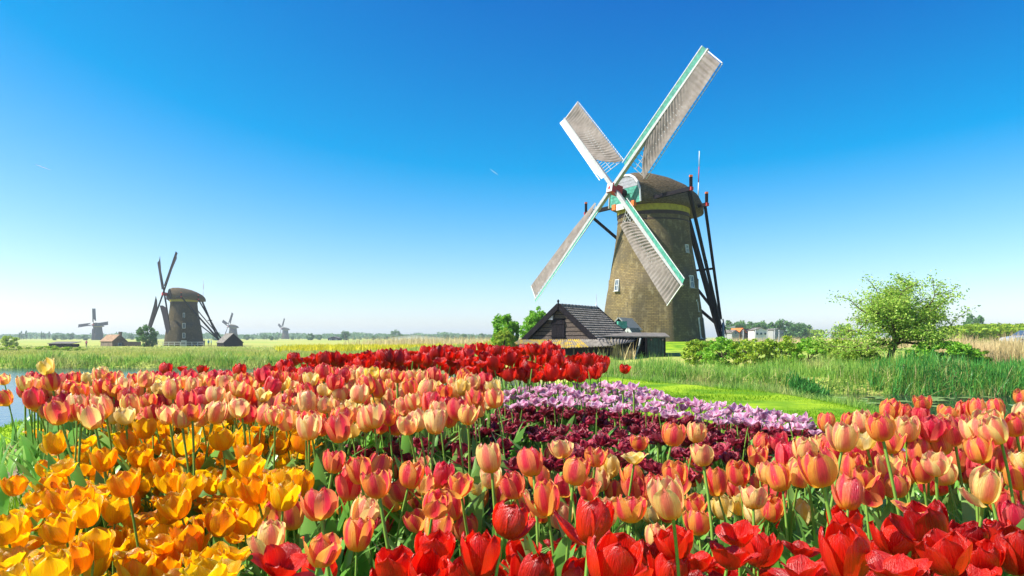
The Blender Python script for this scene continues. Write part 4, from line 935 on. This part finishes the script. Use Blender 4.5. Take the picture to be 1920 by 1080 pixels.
# --- shrubs
def shrub(name, label, px, py_base, Y, wpx, hpx, mat, seed, n=(26, 120), leaf=.05, group=None, cat='shrub', clump=.34):
    rg = np.random.default_rng(seed); b = P(px, py_base, Y); g = gz(b.x, Y); w = wpx / F * Y / 2; top = P(px, py_base - hpx, Y).z; h = max(top - g, .3)
    t = thing(name, label, cat, (b.x, Y, g - .05), 0, group)
    obj('trunk', trunk_mesh(rg, h * .4, .03 + h * .02, (rg.uniform(-.1, .1), 0), 5, w * .6, h * .4), t)
    obj('crown', crown_mesh('crown', rg, n[0], n[1], w * .85, w * .7, h * .47, h * .52, leaf, mat, clump if n[0] < 60 else .2), t)
    return t
shrub('leafy_tree', 'bright green bushy tree left of the shed, nearest to the meadow', 948, 660, 46, 62, 72, M_treec, 31, (150, 60), .085, cat='tree')
shrub('leafy_tree', 'light green tree rising directly behind the left slope of the shed roof', 1008, 655, 50, 80, 75, M_treec, 32, (160, 60), .09, cat='tree')
shrub('shrub', 'pale green shrub at the foot of the bushy tree left of the shed', 945, 665, 43, 52, 50, M_treee, 33, (90, 50), .07)
for i, (px, pb, Y, w, h, mt) in enumerate(((1305, 672, 29, 66, 34, M_treee), (1352, 672, 28, 84, 36, M_treec), (1410, 674, 27.5, 96, 38, M_treee), (1465, 676, 27.5, 90, 38, M_treee), (1520, 680, 27, 96, 44, M_treec), (1575, 682, 26.6, 90, 46, M_treee))):
    shrub('shrub', 'low leafy shrub in the row behind the reeds, %s from the big mill' % ordw(i), px, pb, Y, w, h + 7, mt, 40 + i, (90, 50), .05, 'low shrubs along the far ditch bank')
shrub('shrub', 'dense green shrub under the right side of the apple tree', 1770, 728, 24, 140, 92, M_treec, 50, (140, 80), .05)
shrub('shrub', 'yellow-green shrub directly left of the apple tree trunk', 1612, 700, 25.8, 90, 56, M_treee, 51, (100, 60), .045)
shrub('shrub', 'green sprawling shrub reaching from the apple tree to the pale reeds', 1815, 715, 25.5, 90, 66, M_treee, 52, (90, 55), .045)
# --- copied background trees
proto = {}
for key, args in {'round': (34, 60, .40, .40, .48, .46, .05, M_treed, .36), 'bushy': (36, 50, .55, .5, .46, .42, .05, M_treed, .32), 'poplar': (26, 36, .12, .12, .46, .50, .04, M_treed, .4), 'willow': (34, 60, .42, .42, .44, .46, .045, M_treee, .32)}.items():
    rg = np.random.default_rng(len(key) * 7); L_ = []
    for v in range(2 if key != 'round' else 3):
        L_.append((crown_mesh('crown', rg, args[0], args[1], args[2], args[3], args[4], args[5], args[6], args[7], args[8]), trunk_mesh(rg, .35, .03, (0, 0), 3, .15, .3)))
    proto[key] = L_
def far_tree(kind, px, py_base, Y, hpx, label, wk=1.0, group='trees along the horizon', i=0):
    x = (px - 960) / F * Y; z = gz(x, Y) - .05; h = P(px, py_base - hpx, Y).z - z
    t = thing('tree', label, 'tree', (x, Y, z), rng.uniform(0, 6.28), group); t.scale = (h * wk, h * wk, h)
    c, tr_ = proto[kind][i % len(proto[kind])]; obj('trunk', tr_, t); obj('crown', c, t); return t
far_tree('round', 274, 657, 168, 50, 'dark green round tree right in front of the left mill', 1.05, None)
far_tree('willow', 20, 656, 150, 30, 'light green bushy tree at the left edge above the water', 1.35, None)
far_tree('bushy', -25, 656, 160, 26, 'bushy tree cut by the left picture edge', 1.6, None)
POP = (36, 40, 44, 49, 57, 69, 78, 82, 85, 92)
for i, px in enumerate(POP): far_tree('poplar', px, 646, 700, (24, 27, 22, 28, 17, 17, 26, 24, 21, 26)[i], 'slim blue-grey poplar on the far left horizon, %s from the left edge' % ordw(i), .8, 'poplars on the horizon', i)
FT = [(104, 12), (118, 13), (132, 15), (148, 12), (160, 12), (208, 11), (246, 13), (262, 12), (404, 12), (462, 13), (474, 9), (496, 13), (508, 11), (518, 9), (548, 10), (560, 9), (582, 14), (598, 13), (618, 8), (632, 12), (648, 18), (664, 8), (676, 9), (688, 9), (700, 10), (712, 8), (724, 11), (742, 20), (752, 12), (770, 6), (836, 13), (850, 12), (868, 14), (885, 12), (902, 14), (918, 13)]
for i, (px, h) in enumerate(FT): far_tree(('round', 'bushy')[i % 2], px, 643, 520 + 60 * (i % 4), h * 1.3, 'small hazy tree on the horizon between far left and shed, %s from the left' % ordw(i), 1.25, i=i)
FR = [(1372, 30, 'round'), (1386, 28, 'round'), (1398, 29, 'round'), (1412, 28, 'round'), (1424, 28, 'round'), (1438, 24, 'round'), (1456, 30, 'round'), (1468, 31, 'round'), (1482, 28, 'round'), (1496, 26, 'round'), (1510, 24, 'round'), (1505, 20, 'willow'), (1522, 17, 'willow'), (1536, 16, 'willow'), (1572, 22, 'round'), (1585, 24, 'round')]
for i, (px, h, kd) in enumerate(FR): far_tree(kd, px, 631, 300 + 25 * (i % 3), h * 1.05, 'leafy tree in the grove behind the white houses, %s from the big mill' % ordw(i), 1.0, 'grove right of the big mill', i)
for i, (px, h) in enumerate(((1790, 22), (1808, 23), (1826, 24), (1845, 26), (1864, 25), (1882, 26), (1900, 24), (1918, 26), (1936, 26))): far_tree('willow', px, 632, 110 + 6 * (i % 2), h * 1.25, 'light green willow in the row above the pale reeds, %s from the apple tree' % ordw(i), 1.5, 'willow row at the right', i)
far_tree('round', 1826, 632, 240, 46, 'grey-green round tree rising above the willow row at the right', .75, None)
for i, (px, w, h) in enumerate(((95, 66, 10), (30, 70, 10), (140, 56, 9))):
    shrub('shrub', 'low scrub on the left meadow, %s from the left edge' % ordw([1, 0, 2][i]), px, 662, 95, w, h + 4, M_treee, 70 + i, (20, 60), .16, 'scrub on the left meadow', clump=.2)

rgw = np.random.default_rng(5); nw = 2600; wx = rgw.uniform(-150, 925, nw); wy = rgw.uniform(880, 1000, nw)
hh_ = 3.5 + 3.5 * np.abs(np.sin(wx * .021) * np.sin(wx * .057 + 1)) + 2 * np.abs(np.sin(wx * .13)); X_ = (wx - 960) / F * wy
cz = ground_z(X_, wy); pc_ = np.repeat(np.stack([X_, wy, cz], 1), 9, 0) + np.stack([rgw.normal(0, 3.2, nw * 9), rgw.normal(0, 3, nw * 9), np.repeat(hh_, 9) * rgw.uniform(0, 1, nw * 9) ** .8], 1)
tag(obj('far_wood', mesh_np('far_wood', *leaf_cloud(pc_, None, 1.3, rgw), mat=M_treed)), 'low hazy band of woodland along the horizon at the left', 'trees', kind='stuff')
# ------------------------------------------------------------------ buildings far away
def house(name, label, px, py, Y, w, d, hw, hr, rz, wall, roof, win=(), chimney=False, zb=None):
    b = P(px, py, Y); g = gz(b.x, Y) - .05; dz = max(b.z - g, -.5); b.z = g; hw += dz; win = [(a_, z_ + dz, c_, d_) for a_, z_, c_, d_ in win]; t = thing(name, label, 'house', tuple(b), 0)
    gable_box('wall', t, Vector((0, 0, 0)), w, d, hw, hr, rz, wall, roof)
    M_ = Matrix.Rotation(rz, 3, 'Z')
    for (x, z, ww, wh) in win:
        for s_, nrm in ((-1, Vector((0, -1, 0))),):
            c = Vector((x, -d / 2 - .03, z)); o = beam('window', M_white, t, M_ @ (c - Vector((0, 0, wh / 2))), M_ @ (c + Vector((0, 0, wh / 2))), ww, .08, M_ @ Vector((1, 0, 0)))
            c2 = c + Vector((0, -.06, 0)); beam('pane', M_glass, t, M_ @ (c2 - Vector((0, 0, wh * .42))), M_ @ (c2 + Vector((0, 0, wh * .42))), ww * .8, .06, M_ @ Vector((1, 0, 0)))
    if chimney: beam('chimney', M_wall, t, M_ @ Vector((0, d * .4, hw + hr - .3)), M_ @ Vector((0, d * .4, hw + hr + .9)), .6, .6); beam('chimney_cap', M_dark, t, M_ @ Vector((0, d * .4, hw + hr + .9)), M_ @ Vector((0, d * .4, hw + hr + 1.1)), .75, .75)
    return t
hs_ = house('brick_house', 'small dark brick house with brown tiled roof left of the small tree', 213, 655, 178, 3.6, 5.6, 1.9, 1.6, R_(58), M_wall, M_tiler, ((0, 1.0, .8, .9),), False)
beam('chimney', M_wall, hs_, (2.2, -.9, 2.4), (2.2, -.9, 3.8), .6, .6)
wl = thing('board_fence', 'low dark board fence between brick house and small tree', 'fence', (P(249, 655, 176).x, 176, gz(P(249, 655, 176).x, 176)))
for i in range(14): beam('board', M_plank, wl, (-2.1 + i * .31, 0, -.2), (-2.1 + i * .31, 0, 1.25), .28, .06, (1, 0, 0))
barn = house('barn', 'dark wooden barn with pale roof at the foot of the left mill', 431, 656, 172, 4.6, 5.2, 1.6, 2.2, R_(40), M_dark, M_corr)
for i, (px, w, hw, hr, d_) in enumerate(((1421, 3.0, 1.7, .8, 3), (1452, 2.6, 1.9, .4, 3), (1383, 1.7, 1.2, 1.2, 3), (1368, 2.2, 1.0, .8, 3), (1398, 2.8, 1.2, 1.3, 3))):
    house('house', ('white flat-roofed house with dark windows below the grove', 'pale grey house at the right end of the houses below the grove', 'small brick house with orange gable below the grove', 'grey low barn just right of the mill tail', 'dark-roofed barn left of the white house')[i], px, 631, (150, 155, 150, 145, 170)[i], w, d_, hw * .75, hr * .7, R_(6 + 9 * i), (M_whitew, M_greyp, M_wall, M_greyp, M_dark)[i], (M_corr, M_corr, M_orangep, M_corr, M_dark)[i], ((-.9, .6, .5, .5), (0, .6, .5, .5), (.9, .6, .5, .5)) if i < 2 else ((0, .8, .7, .7),))
for i, (px, Y, w, h) in enumerate(((778, 480, 30, 4.0), (808, 500, 18, 3.2), (628, 520, 8, 3.0))):
    house('greenhouse', ('long low white shed on the horizon behind the red tulips', 'low white shed at the right of the long one on the horizon', 'small dark shed on the horizon between hazy trees')[i], px, 640, Y, w, 10, h * .7, h * .4, 0, (M_whitew, M_whitew, M_dark)[i], M_corr, ((-2, 1, 1.5, 1.2), (2, 1, 1.5, 1.2)))
low = thing('sunken_barn', 'low black shed with flat pale roof in the scrub at the left', 'barn', (P(112, 653, 150).x, 150, gz(P(112, 653, 150).x, 150)))
poly_prism('wall', [(-2.4, 0, 0), (2.4, 0, 0), (2.4, 0, .9), (-2.4, 0, .9)], Vector((0, 3, 0)), M_dark, low); poly_prism('roof', [(-2.6, -.2, .92), (2.7, -.2, .92), (2.7, 3.2, 1.3), (-2.6, 3.2, 1.3)], Vector((0, 0, .12)), M_corr, low)
# white rail fence and steps at the left mill
fn = thing('rail_fence', 'white rail fence in front of the left mill', 'fence', (P(333, 652, 180).x, 180, gz(P(333, 652, 180).x, 180)))
for i in range(10): beam('post', M_white, fn, (-6.8 + i * 1.5, 0, -.3), (-6.8 + i * 1.5, 0, 1.15), .12, .12)
for z in (.55, 1.08): beam('rail', M_white, fn, (-6.9, -.07, z), (6.9, -.07, z), .12, .06, (0, 0, 1))
for i, px in enumerate((1393, 1416, 1438, 1452, 1460)):
    b = P(px, 655, 46); g = gz(b.x, 46); t = thing('fence_post', 'thin grey post in the lawn right of the big mill, %s from the mill' % ordw(i), 'post', (b.x, 46, g), 0, 'posts beside the mill lawn')
    obj('pole', tube_mesh('pole', [(0, 0, -.2), (.02, 0, .9), (.03, 0, 1.45 + .1 * (i % 2))], [.04, .035, .03], M_greyp, 6), t); obj('cap', tube_mesh('cap', [(.03, 0, 1.44 + .1 * (i % 2)), (.03, 0, 1.5 + .1 * (i % 2))], [.05, .045], M_steel, 6), t)
# little multi-blade wind pump behind the tail pole
wp = thing('wind_pump', 'small steel wind pump with many thin blades right of the mill tail', 'wind pump', (P(1357, 636, 78).x, 78, gz(P(1357, 636, 78).x, 78) + .12))
for s in (-1, 1): beam('leg', M_steel, wp, (s * .45, 0, -.2), (s * .06, 0, 1.75), .06, .06); beam('leg', M_steel, wp, (0, s * .45, -.2), (0, s * .06, 1.75), .06, .06)
obj('axle', tube_mesh('axle', [(0, -.35, 1.75), (0, .3, 1.75)], .09, M_dark, 8), wp)
for i in range(8): a = i * math.pi / 4 + .2; beam('blade', M_dark, wp, (.08 * math.cos(a), -.3, 1.75 + .08 * math.sin(a)), (.95 * math.cos(a), -.3, 1.75 + .95 * math.sin(a)), .14, .02)
poly_prism('tail_vane', [(.3, 0, 1.72), (1.3, 0, 1.6), (1.3, 0, 1.95)], Vector((0, .03, 0)), M_white, wp)
# ------------------------------------------------------------------ people by the left mill
def person(label, px, py, Y, cloth, trous, hair, face):
    b = P(px, py, Y); b.z = gz(b.x, Y); t = thing('person', label, 'person', tuple(b), face)
    joints = [(0, 0, .95), (0, 0, 1.2), (0, 0, 1.42), (0, -.01, 1.55), (0, -.02, 1.68), (.19, 0, 1.40), (.24, -.02, 1.12), (.22, -.12, .9), (-.19, 0, 1.40), (-.24, .02, 1.12), (-.22, -.06, .9), (.1, 0, .88), (.11, -.03, .5), (.11, .02, .08), (.11, -.14, .03), (-.1, 0, .88), (-.11, .04, .5), (-.11, .1, .08), (-.11, -.04, .03)]
    ed = [(0, 1), (1, 2), (2, 3), (3, 4), (2, 5), (5, 6), (6, 7), (2, 8), (8, 9), (9, 10), (0, 11), (11, 12), (12, 13), (13, 14), (0, 15), (15, 16), (16, 17), (17, 18)]
    rad = [.15, .15, .15, .06, .105, .065, .048, .035, .065, .048, .035, .1, .065, .045, .035, .1, .065, .045, .035]
    me = bpy.data.meshes.new('body'); me.from_pydata(joints, ed, []); o = obj('body', me, t); sk = o.modifiers.new('skin', 'SKIN')
    for i, r in enumerate(rad): me.skin_vertices[0].data[i].radius = (r, r * .8)
    me.skin_vertices[0].data[0].use_root = True
    o.modifiers.new('sub', 'SUBSURF').levels = 1; o.modifiers['sub'].render_levels = 1
    m, N, L = new_mat('clothes_' + cloth[0]); g = N.new('ShaderNodeTexCoord'); s_ = N.new('ShaderNodeSeparateXYZ'); L.new(g.outputs['Object'], s_.inputs[0])
    def step(v): q = N.new('ShaderNodeMath'); q.operation = 'GREATER_THAN'; q.inputs[1].default_value = v; L.new(s_.outputs[2], q.inputs[0]); return q.outputs[0]
    c = mixc(N, L, step(1.49), mixc(N, L, step(.93), trous, cloth[1]), (.5, .3, .22)); me.materials.append(finish(m, N, L, c, .8, .2))
    V = []; 
    for i in range(5):
        for k in range(8): f = math.pi / 2 * i / 4; q = 2 * math.pi * k / 8; V.append((.115 * math.cos(f) * math.cos(q), .01 + .12 * math.cos(f) * math.sin(q), 1.69 + .13 * math.sin(f)))
    obj('hair', mesh_py('hair', V, [(8 * i + k, 8 * i + (k + 1) % 8, 8 * i + 8 + (k + 1) % 8, 8 * i + 8 + k) for i in range(4) for k in range(8)], simple('hair_' + cloth[0], hair, .7), True), t)
person('person in a blue top standing by the barn at the left mill', 391, 651, 178, ('blue', (.04, .2, .5)), (.03, .03, .05), (.06, .04, .03), .3)
person('person in a dark jacket standing left of the one in blue', 383, 651, 179, ('navy', (.02, .025, .05)), (.03, .03, .04), (.1, .06, .03), -.4)
person('person in a light blue shirt right beside the barn', 396, 651, 180, ('sky', (.2, .4, .6)), (.05, .05, .07), (.03, .02, .02), 2.0)
person('person in red and dark clothes right of the small tree', 293, 656, 170, ('maroon', (.2, .03, .03)), (.02, .02, .02), (.03, .02, .02), .8)
person('distant person in a pink top on the meadow left of the brick house', 162, 656, 160, ('pink', (.5, .15, .2)), (.04, .04, .08), (.1, .06, .03), 0.0)
# ------------------------------------------------------------------ silver car at the right edge
cy = 64.0; cp = P(1886, 640, cy); car = thing('parked_car', 'silver car half hidden by pale reeds at the right edge', 'car', (cp.x, cy, gz(cp.x + 2, cy) - .02), R_(4))
prof = [(0.0, .42), (.02, .62), (.12, .74), (.55, .84), (1.15, .92), (1.55, 1.16), (1.95, 1.38), (2.4, 1.46), (3.0, 1.45), (3.55, 1.34), (3.95, 1.06), (4.25, 1.0), (4.32, .8), (4.34, .45), (4.2, .3), (.15, .3)]
def loft(nm, prof, w0, fn, mat, par):
    V = []; n_ = len(prof); ys_ = np.linspace(-1, 1, 9)
    for y in ys_:
        for x, z in prof: k = 1 - .06 * abs(y) ** 3; V.append(((x - 2.17) * (1 - .02 * abs(y) ** 4) + 2.17, y * w0 * fn(z), .3 + (z - .3) * (1 - .05 * abs(y) ** 4)))
    Fc = [(i * n_ + j, i * n_ + (j + 1) % n_, (i + 1) * n_ + (j + 1) % n_, (i + 1) * n_ + j) for i in range(8) for j in range(n_)] + [tuple(range(n_)), tuple(range(8 * n_, 9 * n_))[::-1]]
    return obj(nm, mesh_py(nm, V, Fc, mat, False), par)
M_car = simple('silver_car_paint', (.55, .58, .64), .22, .04, 2, .6, metal=.5)
loft('body', prof, .86, lambda z: 1 - .22 * float(smooth(.92, 1.45, z)), M_car, car)
poly_prism('windscreen', [(1.17, -.70, .96), (1.17, .70, .96), (1.90, .62, 1.385), (1.90, -.62, 1.385)], Vector((-.03, 0, .03)), M_glass, car)
for s in (-1, 1):
    for nm, pl in (('front_window', [(1.5, .96), (2.55, .98), (2.55, 1.38), (1.98, 1.34)]), ('rear_window', [(2.62, .98), (3.75, 1.0), (3.45, 1.3), (2.62, 1.38)])):
        poly_prism(nm, [(x, s * (.865 * (1 - .22 * float(smooth(.92, 1.45, z))) + .004), z) for x, z in pl], Vector((0, s * .01, 0)), M_glass, car)
    beam('headlight', M_white, car, (.06, s * .55, .66), (.3, s * .78, .72), .14, .1)
    for x in (.85, 3.45):
        wh = obj('wheel', tube_mesh('wheel', [(x, s * .70, .32), (x, s * .88, .32)], .32, M_dark, 20), car); obj('rim', tube_mesh('rim', [(x, s * .86, .32), (x, s * .895, .32)], .2, M_steel, 12), wh)
    beam('mirror', M_car, car, (1.75, s * .84, 1.0), (1.85, s * 1.0, 1.02), .12, .14)
m, N, L = new_mat('vapour'); M_trail = finish(m, N, L, (.9, .9, .9), 1.0, 0.0, trans=.5)
# vapour trails high in the sky
for i, (x0, y0, x1, y1) in enumerate(((66, 308, 95, 319), (919, 317, 934, 328))):
    pts = [P(x0 + (x1 - x0) * t, y0 + (y1 - y0) * t, 14000 + 900 * t) for t in np.linspace(0, 1, 6)]
    tag(obj('vapour_trail', tube_mesh('vapour_trail', pts, [2, 4, 6, 6, 4, 2], M_trail, 6)), ('faint short vapour trail in the sky above the left mill', 'tiny vapour trail in the blue sky left of the big mill')[i], 'vapour trail')
# ------------------------------------------------------------------ the tulips themselves
COL = {'salmon': 'coral', 'petal_peach': 'peach', 'petal_yellow': 'pale yellow'}
def colour_word(t):
    m = t['mat'].name
    if m == 'petal_salmon': return 'coral' if t['hue'] < .42 else 'rose pink' if t['hue'] < .8 else 'crimson'
    if m == 'petal_red': return 'dark red' if t['hue'] > .85 else 'red'
    if m == 'petal_orange': return 'orange' if t['hue'] < .45 else 'golden yellow'
    return {'petal_peach': 'peach', 'petal_yellow': 'pale yellow', 'petal_burgundy': 'burgundy', 'petal_lilac': 'lilac'}[m]
FORMW = {'egg': 'closed', 'cup': 'half-open', 'open': 'open', 'wide': 'wide-open', 'fringe': 'fringed', 'frill': 'frilled'}
def zone(t):
    x = t['px']; y = t['py']
    if t['var'] == 'orange':
        c = 0 if x < 130 else 1 if x < 260 else 2 if x < 400 else 3
        return ('near the left picture edge', 'left of the orange middle', 'in the orange patch middle', 'at the orange right end')[c] + (', front' if y > 960 else ', centre' if y > 880 else ', back')
    if t['var'] == 'red_front':
        return 'in the bottom row, ' + ('below the orange patch', 'left half', 'below the shed', 'below the big mill', 'below the apple tree', 'bottom right corner')[int(np.searchsorted([640, 960, 1160, 1420, 1680], x))]
    if t['var'] == 'salmon' and (x > 1450 or y > 830):
        c = int(np.searchsorted([640, 800, 960, 1120, 1280, 1450, 1600, 1740, 1840], x))
        return ('beside the orange patch', 'before the burgundy left tip', 'left of the shed line', 'below the shed', 'below the big mill', 'below the mill tail', 'at the lilac end', 'below the apple tree', 'below the dark shrub', 'at the right picture edge')[c] + (', back' if y < 850 else ', front' if y > 925 else ', middle')
    if t['var'] == 'salmon':
        c = int(np.searchsorted([120, 280, 440, 600, 760], x)); return ('beside the water', 'below the hazy mill', 'below the left mill', 'left of the yellow field', 'below the yellow field', 'beside the lilac patch')[c]
    if t['var'] == 'red_back': return 'in the back row ' + ('beside the meadow', 'below the yellow flowers', 'in front of the shed')[int(np.searchsorted([640, 900], x))]
    return {'lilac': 'in the lilac strip beside the lawn', 'burgundy': 'in the dark patch before the lilac strip'}[t['var']] + (', left part' if x < 1130 else ', right part' if x > 1370 else ', middle')
def is_big(t): return t['w'] >= 41 and t['var'] in ('salmon', 'orange', 'red_front')
# at most 300 of a kind as single things; the smallest rest is one mass
from collections import defaultdict
byv = defaultdict(list)
for t in T: byv[t['var']].append(t)
rest = []
for v, l in byv.items():
    l.sort(key=lambda t: -t['w'] - (1000 if t['fixed'] else 0)); cap = {'lilac': 60, 'burgundy': 60, 'red_back': 110}.get(v, 290); rest += l[cap:]; byv[v] = l[:cap]
    print('tulips', v, len(l), 'singles', len(byv[v]))
singles = [t for l in byv.values() for t in l]
keyed = defaultdict(list)
for t in singles: keyed[FORMW[t['form']] + ' ' + colour_word(t) + ' tulip ' + zone(t)].append(t)
for k, l in keyed.items():
    l.sort(key=lambda t: t['px'])
    for i, t in enumerate(l):
        if t['label']: continue
        if len(l) == 1: t['label'] = k
        elif len(l) <= 45: t['label'] = k + ', %s from left' % ordw(i)
        else: t['label'] = k
GROUP = {'salmon': 'salmon and peach tulips', 'orange': 'orange tulips at the left', 'red_front': 'large red tulips in the front row', 'red_back': 'red tulips in the back row', 'lilac': 'lilac frilled tulips', 'burgundy': 'dark burgundy fringed tulips'}
def bloom_frame(t, rg):
    """base of the flower in the tulip's own frame, stem choice"""
    s = t['width'] / (2 * RMAX[t['form']]); Hb = s * .5       # bloom centre lies half a bloom above its base
    hgt = max(t['Z'] - Hb - t['g'], .12); si = int(rg.integers(0, len(STEMS))); return s, hgt, si
NAME = {'salmon': 'salmon_tulip', 'orange': 'orange_tulip', 'red_front': 'red_tulip', 'red_back': 'red_tulip', 'lilac': 'lilac_tulip', 'burgundy': 'burgundy_tulip'}
for t in singles:
    rg = np.random.default_rng(int(t['px'] * 131 + t['py'] * 17)); s, hgt, si = bloom_frame(t, rg)
    me, top, lean = STEMS[si]; rzv = rg.uniform(0, 6.28) if t['px'] > 400 else rg.normal(math.pi, 1.0)
    if t['label'] and 'leaning' in t['label']: rzv = math.pi
    wid = min(hgt, .5)
    ox, oy = (Matrix.Rotation(rzv, 3, 'Z') @ Vector((top.x * wid, top.y * wid, 0))).xy
    root = thing(NAME[t['var']], t['label'], 'tulip', (t['X'] - ox, t['Y'] - oy, t['g'] - .01), 0, GROUP[t['var']])
    ms = Matrix.Rotation(rzv, 4, 'Z') @ Matrix.Diagonal((wid, wid, hgt + .015, 1)); thick = np.clip(t['width'] / .08, .7, 1.25)
    st = obj('stem', me, root, ms)
    la = lean * wid / hgt * .8 + rg.normal(0, .11)
    Mb = Matrix.Translation((ox, oy, hgt)) @ Matrix.Rotation(rzv, 4, 'Z') @ Matrix.Rotation(la, 4, 'Y') @ Matrix.Rotation(rg.uniform(0, 6.28), 4, 'Z') @ Matrix.Diagonal((s, s, s * rg.uniform(.9, 1.16), 1))
    col = (float(np.clip(t['hue'], 0, 1)), t['gain'], 1, 1)
    if is_big(t):
        A, B = petal_meshes(t['form'], t['mat'])
        for k in range(6):
            pm = A[int(rg.integers(0, 5))] if k < 3 else B[int(rg.integers(0, 4))]
            mm = Mb @ Matrix.Rotation(k * 2.0944 + (1.047 if k > 2 else 0) + rg.normal(0, .09), 4, 'Z') @ Matrix.Rotation(rg.normal(0, .05) + (rg.uniform(.15, .5) if rg.uniform() < (.08 if t['var'] != 'red_front' else .16) and k < 3 else 0), 4, 'Y')
            p = obj('petal', pm, root, mm); p.color = col
    else:
        bm_ = bloom_meshes(t['form'], t['mat']); p = obj('bloom', bm_[int(rg.integers(0, len(bm_)))], root, Mb); p.color = col
    nl = 3 if t['w'] >= 41 else (2 if t['var'] in ('salmon', 'orange') else 1)
    for k in range(nl):
        L_ = hgt * rg.uniform(.55, .92) if t['var'] != 'burgundy' else hgt * rg.uniform(.5, .7); a = rg.uniform(0, 6.28)
        obj('leaf', LEAVES[int(rg.integers(0, 8))], root, Matrix.Rotation(a, 4, 'Z') @ Matrix.Translation((.01, 0, 0)) @ Matrix.Diagonal((min(L_, .36) * 1.0, min(L_, .36) * rg.uniform(.8, 1.25), L_, 1)))
if rest:
    groups = defaultdict(list)
    for t in rest: groups[t['mat'].name].append(t)
    for mn, l in groups.items():
        ps = []; hues = []; npet = 0; ns_ = []
        for t in l:
            rg = np.random.default_rng(int(t['px'] * 131 + t['py'] * 17)); s, hgt, si = bloom_frame(t, rg); bm_ = bloom_meshes(t['form'], t['mat'])[int(rg.integers(0, 6))]
            V = np.zeros(len(bm_.vertices) * 3); bm_.vertices.foreach_get('co', V); V = V.reshape(-1, 3)
            Q = np.zeros(len(bm_.loops), np.int32); bm_.loops.foreach_get('vertex_index', Q); U_ = np.zeros(len(bm_.loops) * 2); bm_.uv_layers[0].data.foreach_get('uv', U_); U = np.zeros((len(V), 2)); U[Q] = U_.reshape(-1, 2)
            V = rotz(roty(V, rg.normal(0, .15)), rg.uniform(0, 6.28)) * s * rg.uniform(.92, 1.08); ps.append((V + (t['X'], t['Y'], t['g'] + hgt), Q.reshape(-1, 4), U)); hues += [t['hue']] * len(V); npet += len(Q) // 4
        for t in l:
            s, hgt, si = bloom_frame(t, np.random.default_rng(int(t['px'] * 131 + t['py'] * 17))); V = np.array([(x * .005, y * .005, z) for z in (0, hgt * 1.02) for x, y in ((1, 0), (0, 1), (-1, 0), (0, -1))]) + (t['X'], t['Y'], t['g'])
            ns_.append((V, np.array([(k, (k + 1) % 4, 4 + (k + 1) % 4, 4 + k) for k in range(4)]), np.tile([.5, .5], (8, 1)))); hues += [0] * 8
        me = mesh_np('tulip_mass', *joinp(ps + ns_), mat=MATS[mn]); me.materials.append(M_stem)
        mi = np.zeros(len(me.polygons), np.int32); mi[npet:] = 1; me.polygons.foreach_set('material_index', mi)
        me.attributes.new('hue', 'FLOAT', 'POINT').data.foreach_set('value', np.array(hues, np.float32))
        o = obj('tulip_mass', me); o.color = (0, 1, 1, 1)
        tag(o, 'remaining small %s tulips packed between the single ones' % {'petal_salmon': 'coral', 'petal_peach': 'peach', 'petal_yellow': 'pale yellow', 'petal_burgundy': 'burgundy', 'petal_lilac': 'lilac', 'petal_red': 'red', 'petal_orange': 'orange'}[mn], 'tulips', kind='stuff')
# leaves filling the beds between the single plants
ps = []; rg = np.random.default_rng(99)
for _ in range(6500):
    t = T[int(rg.integers(0, len(T)))]; X_, Y_ = t['X'] + rg.normal(0, .07), t['Y'] + rg.normal(0, .07)
    L_ = max(t['Z'] - t['g'] - t['width'] * .5, .2) * rg.uniform(.4, .85)
    if t['var'] in ('burgundy', 'lilac'): L_ *= .85
    if t['py'] > 930 or t['px'] < 120: L_ *= .7
    V, Q, U = leaf_geo(rg, 1, rg.uniform(.05, .10), rg.uniform(.1, .8), 2, 5); V = V * (min(L_, .34), min(L_, .34), L_)
    ps.append((rotz(V, rg.uniform(0, 6.28)) + (X_, Y_, t['g'] - .01), Q, U))
tag(obj('tulip_foliage', mesh_np('tulip_foliage', *joinp(ps), mat=M_leaf)), 'dense green tulip leaves and shoots filling the flower beds', 'foliage', kind='stuff')

# ------------------------------------------------------------------ thin air haze over the polder
V = [(x, y, z) for x in (-1900, 1900) for y in (-30, 2600) for z in (-4.6, 26)]
me = mesh_py('haze', V, [(0, 1, 3, 2), (4, 6, 7, 5), (0, 4, 5, 1), (2, 3, 7, 6), (0, 2, 6, 4), (1, 5, 7, 3)])
m = bpy.data.materials.new('haze'); m.use_nodes = True; m.node_tree.nodes.clear()
pv = m.node_tree.nodes.new('ShaderNodeVolumePrincipled'); pv.inputs['Color'].default_value = (.84, .97, 1, 1); pv.inputs['Density'].default_value = .00035; pv.inputs['Anisotropy'].default_value = .2
oo = m.node_tree.nodes.new('ShaderNodeOutputMaterial'); m.node_tree.links.new(pv.outputs[0], oo.inputs['Volume']); me.materials.append(m)
tag(obj('haze', me), 'thin pale haze over the polder', 'haze', kind='stuff')
print('objects', len(bpy.data.objects))
